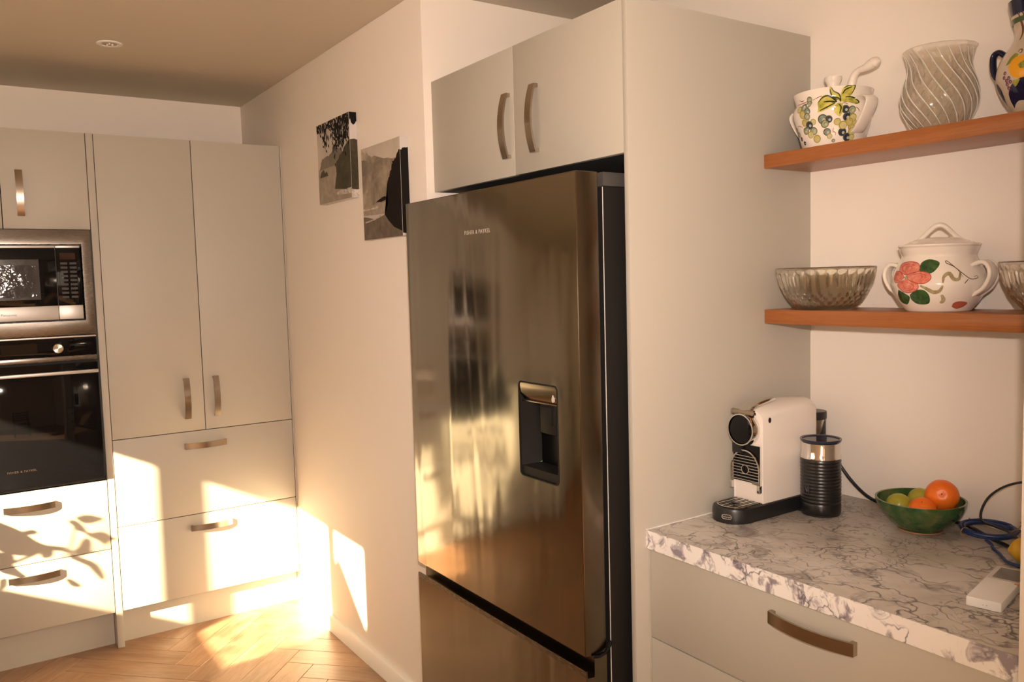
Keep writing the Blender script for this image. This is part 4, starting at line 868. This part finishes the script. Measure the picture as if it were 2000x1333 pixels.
# round black head with chrome ring, spout panel
def disc_x(bm, x0, x1, cy, cz, prof, seg=40):
    bmt = bmesh.new(); revolve(bmt, prof, 0, 0, 0, seg); bmesh.ops.rotate(bmt, cent=(0, 0, 0), matrix=Matrix.Rotation(-PI/2, 3, 'Y'), verts=bmt.verts)
    bmesh.ops.translate(bmt, vec=(x0, cy, cz), verts=bmt.verts); me = D.meshes.new('t'); bmt.to_mesh(me); bmt.free(); bm.from_mesh(me); D.meshes.remove(me); return bm
HC = ZW+0.2165; HY = YC+0.0065
bm = disc_x(bmesh.new(), FXm+0.006, 0, HY, HC, [(0, 0), (.0365, 0), (.0365, .0200), (.0350, .0240), (0.030, .0262), (0, .0275)]); hd = obj('brew_head', bm, M_BLACKG, cm)
bm = disc_x(bmesh.new(), FXm+0.004, 0, HY, HC, [(.0366, 0), (.0415, 0), (.0410, .0200), (.0395, .0245), (.0366, .0250), (.0366, 0)]); obj('chrome_ring', bm, M_CHROME, hd)
obj('spout_panel', B(FXm-0.0015, FXm+0.004, YC-0.0350, YC+0.0445, ZW+0.0830, ZW+0.1765, 0.001), M_BLACKG, cm)
bm = B(FXm-0.012, FXm+0.004, YC+0.012, YC+0.040, ZW+0.155, ZW+0.200, 0.003); obj('spout', bm, M_BLACK, cm)
# lever on top
bm = bmesh.new()
st = [(FXm-0.016, .2610, .017), (FXm-0.004, .2680, .021), (FXm+0.022, .2765, .023), (FXm+0.060, .2830, .022), (FXm+0.092, .2835, .016)]
sp = spline([Vector((x, h, z)) for x, z, h in st], 5); Lr = []
for p in sp:
    ring = []
    for i in range(9):
        t = PI*i/8; ring.append(bm.verts.new((p.x, YC+0.004+p.y*math.cos(t), ZW+p.z+0.0050*math.sin(t))))
    ring += [bm.verts.new((p.x, YC+0.004-p.y, ZW+p.z-0.004)), bm.verts.new((p.x, YC+0.004+p.y, ZW+p.z-0.004))]
    Lr.append(ring)
for a, b in zip(Lr, Lr[1:]):
    for i in range(len(a)): bm.faces.new((a[i], a[(i+1) % len(a)], b[(i+1) % len(a)], b[i]))
bm.faces.new(Lr[0]); bm.faces.new(Lr[-1]); lv = obj('lever', bm, M_CHROME, cm, ang=40)
bm = bmesh.new(); tube(bm, [(FXm-0.012, YC-0.024, ZW+.2600), (FXm-0.012, YC+0.036, ZW+.2600)], 0.0068, 14); obj('lever_bar', bm, M_NICK, lv)
obj('lever_hinge', B(FXm-0.005, FXm+0.014, YC-0.022, YC+0.028, ZW+.2520, ZW+.2640, 0.002), M_BLACK, lv)
bm = bmesh.new(); bmt_pts = [(0.0050*math.cos(2*PI*i/20), 0.0068*math.sin(2*PI*i/20)) for i in range(20)]
prism(bm, [(FXm+0.026+a, ZW+.2410+b) for a, b in bmt_pts], 1, YC-HW-0.0008, YC-HW+0.003); obj('side_button', bm, M_BLACKG, cm)
# fold-up cup grid in front of the panel
GX = FXm-0.0065
bm = bmesh.new(); gy, gz = YC+0.0035, ZW+0.1010; gw, gh = 0.0435, 0.062
arch = [(gy+gw, gz-0.020), (gy+gw, gz+0.012)]+[(gy+gw*math.cos(PI*i/16), gz+0.012+(gh-0.012)*math.sin(PI*i/16)) for i in range(1, 16)]+[(gy-gw, gz+0.012), (gy-gw, gz-0.020)]
tube(bm, [(GX, a, b) for a, b in arch], 0.0023, 8); cg = obj('cup_grid', bm, M_CHROME, cm)
for i in range(9):
    z = gz-0.012+i*0.0075; q = (z-gz-0.012)/(gh-0.012); hw_ = gw if q < 0 else gw*math.sqrt(max(0, 1-q*q))
    if hw_ < 0.008: continue
    segs = [(-hw_, hw_)] if abs(z-(gz+0.014)) > 0.0085 else [(-hw_, -0.0105), (0.0105, hw_)]
    for a, b in segs: obj('grid_bar', B(GX-0.0010, GX+0.0010, gy+a+0.001, gy+b-0.001, z-0.0008, z+0.0008), M_CHROME, cg)
bm = bmesh.new(); tube(bm, [(GX, gy+0.0110*math.cos(2*PI*i/24), gz+0.014+0.0110*math.sin(2*PI*i/24)) for i in range(24)], 0.0012, 6, closed=True); obj('grid_ring', bm, M_CHROME, cg)
for sy in (-1, 1): obj('grid_pivot', B(GX-0.004, FXm-0.0016, gy+sy*gw-0.0045, gy+sy*gw+0.0045, gz-0.038, gz-0.0195, 0.001), M_CHROME, cg)
obj('tray_latch', B(FXm-0.005, FXm-0.0016, YC-0.034, YC-0.016, gz-0.0200, gz-0.0145, 0.0008), M_NICK, cg)
# water tank behind
bm = bmesh.new(); ware(bm, [(.0300, 0), (.0315, .002), (.0315, .190)], 0.002, 0.6150, YC+0.008, ZW+0.020, 40, 0.003); wk = obj('water_tank', bm, M_TANK, cm)
bm = bmesh.new(); revolve(bm, [(0, .1905), (.0330, .1905), (.0335, .195), (.0335, .2090), (.0325, .2110), (0, .2120)], 0.6150, YC+0.008, ZW+0.020, 40); obj('tank_lid', bm, M_BLACK, wk)
obj('tank_stand', B(0.5755, 0.650, YC-0.030, YC+0.046, ZW+0.0002, ZW+0.0195, 0.002), M_BLACK, cm)
# oval badge on the rounded front of the base
ba = 2.42; bc_ = Vector((0.2400+0.0528-0.0528*0.80, YC-0.0520*0.60, ZW+0.0175)); bn = Vector((-0.80, -0.60, 0)); bt = Vector((0.60, -0.80, 0))
bc_ = Vector((0.2927-0.0530*0.93, YC-0.0520*0.36, ZW+0.0172)); bn = Vector((-0.93, -0.36, 0.0)).normalized(); bt = Vector((-bn.y*-1*-1, bn.x, 0)); bt = Vector((0.36, -0.93, 0)).normalized()
bm = bmesh.new(); pts = [bc_+bn*0.0006+bt*a+Vector((0, 0, b)) for a, b in rrect(-0.0118, 0.0118, -0.0052, 0.0052, 0.005, 6)]
tube(bm, pts, 0.0006, 6, closed=True); obj('badge_ring', bm, M_LETTER, cm)
text_obj('badge_lettering', "De'Longhi", 0.0053, M_LETTER, cm, bc_+bn*0.0012, bt, (0, 0, 1), 0.0002)

# --- milk frother
fx, fy = 0.4935, -2.4510
mf = thing('milk_frother', 'black ribbed milk frother with a chrome collar, right beside the coffee machine', 'milk frother', (fx, fy, ZW))
pr = [(0, .0038), (.0465, .0038), (.0480, .006), (.0478, .028), (.0465, .0310)]
for i in range(13):
    z = .0325+i*.0082; pr += [(.0470, z), (.0482, z+.0025), (.0484, z+.0045), (.0470, z+.0075)]
pr += [(.0470, .1415), (0, .1415)]
bm = bmesh.new(); revolve(bm, pr, fx, fy, ZW, 56); bd = obj('body', bm, mat('frother_black', (0.010, 0.010, 0.011), 0.28), mf)
bm = bmesh.new(); revolve(bm, [(.0300, .1417), (.0485, .1417), (.0486, .1450), (.0462, .1500), (.0462, .1800), (.0450, .1815), (.0300, .1815)], fx, fy, ZW, 56); obj('chrome_collar', bm, M_CHROME, mf)
M_LIDB = mat('smoky_lid', (0.020, 0.024, 0.045), 0.10)
bm = bmesh.new(); revolve(bm, [(0, .1817), (.0470, .1817), (.0485, .1835), (.0492, .1880), (.0485, .1890), (.0440, .1880), (.0430, .1860), (0, .1855)], fx, fy, ZW, 56); obj('lid', bm, M_LIDB, mf)
en = Vector((-0.93, -0.37, 0)).normalized(); et = Vector((0.37, -0.93, 0)).normalized()
en = Vector((-0.985, 0.17, 0)).normalized(); et = Vector((-0.17, -0.985, 0)).normalized()
bm = bmesh.new(); c0 = Vector((fx, fy, ZW+.066))+en*.0487
tube(bm, [c0+et*a+Vector((0, 0, b)) for a, b in rrect(-.010, .010, -.011, .011, .004, 4)], 0.0006, 6, closed=True)
tube(bm, spline([c0+et*a+Vector((0, 0, b)) for a, b in ((-.006, -.006), (-.007, .002), (-.003, .006), (.001, .000), (.004, -.006), (.007, -.001), (.006, .006))], 4), 0.0009, 6)
obj('embossed_monogram', bm, mat('emboss_grey', (0.05, 0.05, 0.052), 0.3), mf)

# --- green bowl with fruit
bx, by = 0.551, -2.674
GB = smooth_prof([(.044, 0), (.047, .002), (.049, .006), (.066, .020), (.083, .040), (.0925, .058), (.0965, .072)], 4)
gb = thing('fruit_bowl', 'green glazed pottery bowl of fruit beside the coiled cable', 'bowl', (bx, by, ZW))
bm = bmesh.new(); ware(bm, GB, 0.005, bx, by, ZW+0.001, 72, 0.008); obj('body', bm, M_GREENB, gb)
bm = bmesh.new(); revolve(bm, [(.036, 0), (.046, 0), (.0485, .0015), (.0495, .0045), (.040, .004)], bx, by, ZW, 48, closed=True); obj('unglazed_foot', bm, M_CLAY, gb)
def fruit(name, label, cat, c, r, m_, squash=0.9, tilt=(0.3, 0.2), lobes=0.0, group=None, nub=0.0):
    t = thing(name, label, cat, c, group); bm = bmesh.new(); n = 24; prof = []
    for i in range(n+1):
        a = -PI/2+PI*i/n; rr_ = r*math.cos(a); zz = r*squash*math.sin(a)
        d = math.hypot(rr_, 0)/r
        zz -= math.copysign(r*0.10*math.exp(-(d/0.22)**2), zz) if nub == 0 else -math.copysign(nub*r*math.exp(-(d/0.20)**2), zz)
        prof.append((rr_ if 0 < i < n else 0, zz))
    revolve(bm, prof, 0, 0, 0, 36, (lambda R, th_, z, k: R*(1+lobes*math.cos(9*th_))))
    rot = Matrix.Rotation(tilt[0], 3, 'X') @ Matrix.Rotation(tilt[1], 3, 'Y')
    bmesh.ops.rotate(bm, cent=(0, 0, 0), matrix=rot, verts=bm.verts); obj('peel', bm, m_, t, local=True)
    bm = bmesh.new(); bmesh.ops.create_icosphere(bm, subdivisions=1, radius=r*0.06); top = rot @ Vector((0, 0, r*squash-(r*0.10 if nub == 0 else -nub*r)))
    bmesh.ops.translate(bm, vec=top, verts=bm.verts); obj('stem_scar', bm, flat(name+'_scar', (0.16, 0.11, 0.04), 0.6), t, local=True)
    return t
fruit('mandarin', 'larger orange mandarin, highest in the green bowl', 'mandarin', (0.5830, -2.7070, ZW+.0810), .0360, M_MAND, .92, (0.9, -1.0), 0.008)
fruit('mandarin', 'smaller orange mandarin at the front of the green bowl', 'mandarin', (0.5260, -2.6940, ZW+.0550), .0300, M_MAND, .90, (0.2, -0.5), 0.006)
fruit('lime', 'yellow-green lime at the left of the green bowl', 'lime', (0.5300, -2.6340, ZW+.0520), .0275, M_LIME, 1.05, (1.3, 0.4), 0, None, 0.08)
fruit('lime', 'yellow-green lime at the back of the green bowl, mostly hidden by the mandarins', 'lime', (0.5960, -2.6480, ZW+.0570), .0270, M_LIME, 1.05, (1.2, -0.4), 0, None, 0.08)
fruit('lemon', 'yellow lemon beside the cables at the right edge', 'lemon', (0.4960, -2.9330, ZW+.0288), .0285, M_LEMON, 1.25, (1.45, 0.3), 0, None, 0.12)

# --- cables
def cable(name, label, cat, pts, r, m_, n=8, closed=False):
    bm = bmesh.new(); tube(bm, spline(pts, n), r, 10); o = obj(name, bm, m_, base=pts[0]); return tag(o, label, cat)
cable('power_cable', 'thick black power cable running behind the fruit bowl and under the blue coil', 'cable',
      [(0.664, -2.365, ZW+.110), (0.666, -2.385, ZW+.086), (0.668, -2.420, ZW+.047), (0.668, -2.462, ZW+.017), (0.664, -2.510, ZW+.0052), (0.660, -2.600, ZW+.0048), (0.656, -2.690, ZW+.0048), (0.640, -2.740, ZW+.0048), (0.612, -2.784, ZW+.0048), (0.590, -2.815, ZW+.0048), (0.572, -2.850, ZW+.0048), (0.552, -2.880, ZW+.0048), (0.540, -2.915, ZW+.0048), (0.535, -2.970, ZW+.0048), (0.540, -3.060, ZW+.0048)], 0.0043, M_BLACK)
# blue coil: four turns, each riding beside or on the last
bm = bmesh.new(); pts = []; cc = Vector((0.6060, -2.8000, 0)); turns = 4; nn = 40
for i in range(turns*nn+1):
    t = 2*PI*i/nn; k = i/nn
    rad = 0.0520+0.0030*math.sin(k*2.3+0.4)+(0.0032 if int(k) % 2 else -0.0032)*min(1, 4*abs((k % 1)-0.5)+0.2)
    zz = .0168+0.0052*(1 if k > 2 else 0)*min(1, (k-2)*3 if k > 2 else 0)+0.0035*math.sin(t+0.6)*0.5
    pts.append(cc+Vector((rad*math.cos(t-0.4), rad*0.98*math.sin(t-0.4), ZW+zz)))
tube(bm, pts, 0.0036, 8)
tail = spline([pts[0], (0.668, -2.850, ZW+.010), (0.672, -2.885, ZW+.006), (0.676, -2.930, ZW+.0042)], 8); tube(bm, tail, 0.0036, 8)
bl = thing('coiled_cable', 'blue cable coiled and tied, at the back right of the worktop', 'cable', (cc.x, cc.y, ZW))
obj('cable', bm, M_BLUE, bl)
bm = bmesh.new(); tube(bm, spline([(0.552, -2.820, ZW+.012), (0.545, -2.835, ZW+.0075), (0.528, -2.848, ZW+.0042), (0.512, -2.866, ZW+.0040), (0.488, -2.886, ZW+.0040), (0.466, -2.910, ZW+.0040), (0.458, -2.960, ZW+.0040), (0.462, -3.050, ZW+.0040)], 8), 0.0032, 8); obj('loose_end', bm, M_BLUE, bl)
for ang in (2.55, -1.15):
    d = Vector((math.cos(ang), math.sin(ang), 0)); bm = bmesh.new()
    ctr = cc+d*0.052+Vector((0, 0, ZW+.0150)); loop = [ctr+d*(0.0100*math.cos(a))+Vector((0, 0, 0.0098*math.sin(a))) for a in [2*PI*i/20 for i in range(20)]]
    tube(bm, loop, 0.0014, 6, closed=True)
    if ang < 0: tube(bm, spline([ctr+Vector((0, 0, .0098)), ctr+d*0.01+Vector((0.01, 0.006, .018)), ctr+d*0.012+Vector((0.018, 0.012, .024))], 5), 0.0011, 6)
    obj('cable_tie', bm, M_TIE, bl)
cable('thin_cable', 'thin black cable arcing up from the blue coil to the right', 'cable',
      [(0.582, -2.915, ZW+.0034), (0.574, -2.893, ZW+.012), (0.570, -2.860, ZW+.0345), (0.580, -2.825, ZW+.0370), (0.600, -2.788, ZW+.038), (0.612, -2.782, ZW+.062), (0.622, -2.796, ZW+.094), (0.630, -2.830, ZW+.122), (0.636, -2.880, ZW+.139), (0.640, -2.940, ZW+.148), (0.645, -3.020, ZW+.142), (0.650, -3.095, ZW+.130)], 0.0026, M_BLACK)
cable('twist_tie', 'small brown twist tie standing behind the fruit bowl', 'tie', [(0.655, -2.741, ZW+.0013), (0.650, -2.739, ZW+.008), (0.651, -2.736, ZW+.016), (0.653, -2.733, ZW+.021)], 0.0013, M_TIE)

# --- white handheld device with a small dark screen
a0 = Vector((0.1960, -2.9570, ZW)); ang = math.radians(-12)
pb = thing('power_bank', 'white rectangular power bank with a dark screen, at the right of the worktop', 'power bank', (0.1960, -2.9600, ZW), None, 0)
ux = Vector((0.979, 0.205, 0)).normalized(); uy = Vector((0.205, -0.979, 0)).normalized()
def pbox(name, l0, l1, w0, w1, z0, z1, m_, bev=0.0):
    bm = bmesh.new(); box(bm, l0, l1, w0, w1, z0, z1, bev); O_ = Vector((0.1960, -2.9600, ZW))
    for v in bm.verts: q = v.co.copy(); v.co = O_+ux*q.x+uy*q.y+Vector((0, 0, q.z))
    return obj(name, bm, m_, pb)
pbody = pbox('body', 0, 0.200, 0, 0.057, 0.0004, 0.0185, mat('gloss_white', (0.93, 0.93, 0.93), 0.25), 0.0028)
pbox('screen', 0.128, 0.192, 0.010, 0.055, 0.0186, 0.0190, mat('screen_grey', (0.12, 0.11, 0.10), 0.1))
pbox('screen_surround', 0.120, 0.196, 0.004, 0.0562, 0.01852, 0.01858, mat('surround_silver', (0.62, 0.60, 0.58), 0.2))
pbox('button_line', 0.1135, 0.1160, 0.030, 0.046, 0.01852, 0.0188, mat('pale_mark', (0.9, 0.89, 0.87), 0.4))
pbox('orange_mark', 0.110, 0.1175, 0.0505, 0.0566, 0.0150, 0.0187, mat('orange_mark', (0.75, 0.20, 0.03), 0.4))
for k, cc_ in ((0, 0.55), (1, 0.30)):
    bm = bmesh.new(); bmesh.ops.create_icosphere(bm, subdivisions=2, radius=0.0011); bmesh.ops.scale(bm, vec=(0.25, 1, 1), verts=bm.verts)
    O_ = Vector((0.1960, -2.9600, ZW))+ux*0.0001+uy*(0.0280+0.0055*k)+Vector((0, 0, 0.0085)); bmesh.ops.translate(bm, vec=O_, verts=bm.verts)
    obj('indicator_light', bm, mat('indicator', (cc_, cc_, cc_*1.03), 0.3), pb)

# ------------------------------------------------------------------ outside the frame, present through shadow and reflection, with walls added to shape sunlight
# a leafy potted plant on the floor between the window and the oven tower; its shadow falls on the drawers
PXP, PYP = -2.02, -0.395
pl = thing('potted_plant', 'leafy potted plant on the floor left of the oven tower, outside the frame', 'plant', (PXP, PYP, 0))
bm = bmesh.new(); ware(bm, [(.075, 0), (.105, .17), (.112, .175), (.112, .20)], .008, PXP, PYP, 0.0005, 32); obj('pot', bm, M_CLAY, pl)
bm = bmesh.new(); revolve(bm, [(0, .165), (.095, .165), (.095, .178), (0, .182)], PXP, PYP, 0, 24); obj('soil', bm, M_DARK, pl)
M_PLEAF = mat('plant_leaf', (0.05, 0.10, 0.03), 0.5)
def src(xh, zh, off=0.0): dx = xh-PXP; return Vector((PXP+off, -(dx-off)*0.526, zh+0.49*(dx-off)))
PLD = json.loads('{"leaf":[[[-0.91,0.578],[-0.879,0.582],[-0.839,0.567],[-0.824,0.556],[-0.85,0.549],[-0.885,0.553]],[[-0.942,0.566],[-0.924,0.568],[-0.903,0.551],[-0.887,0.525],[-0.909,0.525],[-0.925,0.546]],[[-0.887,0.515],[-0.866,0.503],[-0.825,0.5],[-0.794,0.476],[-0.779,0.465],[-0.804,0.46],[-0.819,0.453],[-0.84,0.473],[-0.866,0.491]],[[-0.931,0.448],[-0.913,0.457],[-0.898,0.479],[-0.876,0.477],[-0.871,0.448],[-0.884,0.428],[-0.91,0.426]],[[-0.937,0.426],[-0.898,0.403],[-0.855,0.373],[-0.835,0.327],[-0.845,0.316],[-0.866,0.347],[-0.891,0.386],[-0.934,0.408]],[[-0.965,0.334],[-0.943,0.326],[-0.918,0.302],[-0.923,0.295],[-0.949,0.307]],[[-1.175,0.601],[-1.14,0.578],[-1.101,0.55],[-1.057,0.507],[-1.016,0.483],[-0.982,0.476],[-0.983,0.464],[-1.046,0.475],[-1.097,0.471],[-1.142,0.487],[-1.18,0.52]],[[-1.183,0.482],[-1.151,0.472],[-1.135,0.454],[-1.141,0.431],[-1.103,0.383],[-1.095,0.366],[-1.139,0.394],[-1.186,0.426]],[[-1.189,0.383],[-1.169,0.383],[-1.166,0.358],[-1.191,0.35]],[[-1.042,0.474],[-1.009,0.467],[-1.01,0.442],[-1.04,0.444]],[[-1.104,0.558],[-1.071,0.559],[-1.055,0.543],[-1.089,0.543]]],"stem":[[[-0.921,0.55],[-0.887,0.518],[-0.849,0.487],[-0.795,0.469]],[[-1.078,0.511],[-1.017,0.476],[-0.949,0.447],[-0.914,0.442]],[[-0.982,0.471],[-0.949,0.444],[-0.907,0.41],[-0.86,0.369],[-0.849,0.33]],[[-0.893,0.422],[-0.861,0.428],[-0.83,0.409]]]}')
bm = bmesh.new()
tube(bm, spline([(PXP, PYP, .17), (PXP+.02, PYP+.01, .5), (PXP, PYP, .80), src(-1.17, .53)], 8), [0.008]*12+[0.006]*20, 8)
tube(bm, spline([(PXP, PYP, .78), src(-1.15, .44), src(-1.03, .47)], 8), 0.004, 8)
tube(bm, spline([src(-1.15, .56)]+[src(*p_) for p_ in PLD['stem'][1]], 5), 0.0040, 6)
for sx_ in (0, 2, 3): tube(bm, spline([src(*p_) for p_ in PLD['stem'][sx_]], 5), 0.0032, 6)
tube(bm, spline([src(-0.949, .447), src(-0.93, .50), src(-0.921, .55)], 5), 0.0022, 6); tube(bm, spline([src(-0.96, .45), src(-0.965, .39), src(-0.945, .318)], 5), 0.0016, 6)
obj('stem', bm, mat('plant_stem', (0.12, 0.08, 0.04), 0.7), pl)
for i, lf_ in enumerate(PLD['leaf']):
    xm_, zm_ = sum(p_[0] for p_ in lf_)/len(lf_), sum(p_[1] for p_ in lf_)/len(lf_); P_3 = [src(xm_+(x_-xm_)*1.22, zm_+(z_-zm_)*1.25) for x_, z_ in lf_]; P_3 = spline(P_3+[P_3[0]], 3)[:-1]; c_ = sum(P_3, Vector())/len(P_3)
    bm = bmesh.new(); top = [bm.verts.new(q) for q in P_3]; bot = [bm.verts.new(q+Vector((0.0008, 0, 0))) for q in P_3]
    ct = bm.verts.new(c_-Vector((0.004, 0, 0))); cb = bm.verts.new(c_-Vector((0.0032, 0, 0))); n_ = len(top)
    for k in range(n_):
        bm.faces.new((ct, top[k], top[(k+1) % n_])); bm.faces.new((cb, bot[(k+1) % n_], bot[k])); bm.faces.new((top[k], bot[k], bot[(k+1) % n_], top[(k+1) % n_]))
    obj('leaf', bm, M_PLEAF, pl)
# unseen gable-topped wall, invented and outlined to cut the last pane's light
bm = bmesh.new(); prism(bm, [(y_-1.9725, z_+1.8375) for y_, z_ in ((-.18, -2.0), (-.20, -.235), (-.266, -.162), (-.414, 0.0), (-.436, .318), (-.463, .318), (-.754, .064), (-.85, -.02), (-.95, -2.0))], 0, -3.80, -3.70)
tag(obj('sun_cutter_wall', bm, M_CLAY, base=(-3.75, -2.5, 0)), 'gable-topped wall added outside the kitchen window to shape its sunlight, outside the frame', 'wall')
sh = thing('garden_shrub', 'leafy shrub outside the kitchen window, outside the frame', 'shrub', (-3.98, -2.15, -0.10))
bm = bmesh.new(); XS_ = -3.95; rs = random.Random(21)
for i in range(46):
    ye, ze = rs.uniform(-.36, .13), rs.uniform(-.215, -.06); c_ = Vector((XS_+rs.uniform(-.06, .06), 0, 0)); c_.y = ye+.526*c_.x; c_.z = ze-.49*c_.x
    an = rs.gauss(-.25, .35); ln, wd = rs.uniform(.05, .11), rs.uniform(.012, .024); vs = []
    for u, v in ((-1, 0), (-.4, .9), (.3, .8), (1, 0), (.3, -.8), (-.4, -.9)):
        du, dv = u*ln/2, v*wd/2; vs.append(bm.verts.new(c_+Vector((du*.3, du*math.cos(an)-dv*math.sin(an), du*math.sin(an)+dv*math.cos(an)))))
    bm.faces.new(vs)
o = obj('foliage', bm, M_PLEAF, sh); o['kind'] = 'stuff'
bm = bmesh.new()
for k in range(7): tube(bm, spline([(-3.98, -2.15, -.10), (-3.97, -2.15+(k-3)*.03, .9), (-3.95, -2.40+k*.075, 1.60+.04*(k % 3))], 6), 0.006, 6)
obj('stems', bm, mat('shrub_stem', (0.12, 0.08, 0.04), 0.7), sh)
bm = B(-16, XW-0.001, -16, 10, -0.20, -0.10); o = struct(obj('ground_outside', bm, mat('dry_lawn', (0.20, 0.20, 0.10), 0.9)))
obj_ = tag(obj('sun_block_wall', B(-3.52, -3.40, -8.4, YF-0.125, 0, 3.9), M_CLAY, base=(-2.7, -7.3, 0)), 'wall added beside the rear window to block the sun, outside the frame', 'wall')  # unseen wall, added to keep direct sun out of the rear window
# dining chair behind the camera, seen dark against the sunlit floor in the oven glass
ch = thing('dining_chair', 'dark wooden slat-back dining chair behind the camera, outside the frame', 'chair', (-0.75, -4.70, 0))
M_DW = mat('dark_wood', (0.03, 0.02, 0.015), 0.45)
obj('seat', B(-0.97, -0.53, -4.92, -4.48, 0.44, 0.47, 0.005), M_DW, ch)
for sx in (-0.95, -0.55):
    obj('leg', B(sx-0.018, sx+0.018, -4.52, -4.485, 0.0005, 0.439), M_DW, ch); obj('leg', B(sx-0.018, sx+0.018, -4.915, -4.88, 0.0005, 0.92), M_DW, ch)
for i in range(4): obj('slat', B(-0.93, -0.57, -4.905, -4.89, 0.56+i*0.09, 0.60+i*0.09), M_DW, ch)
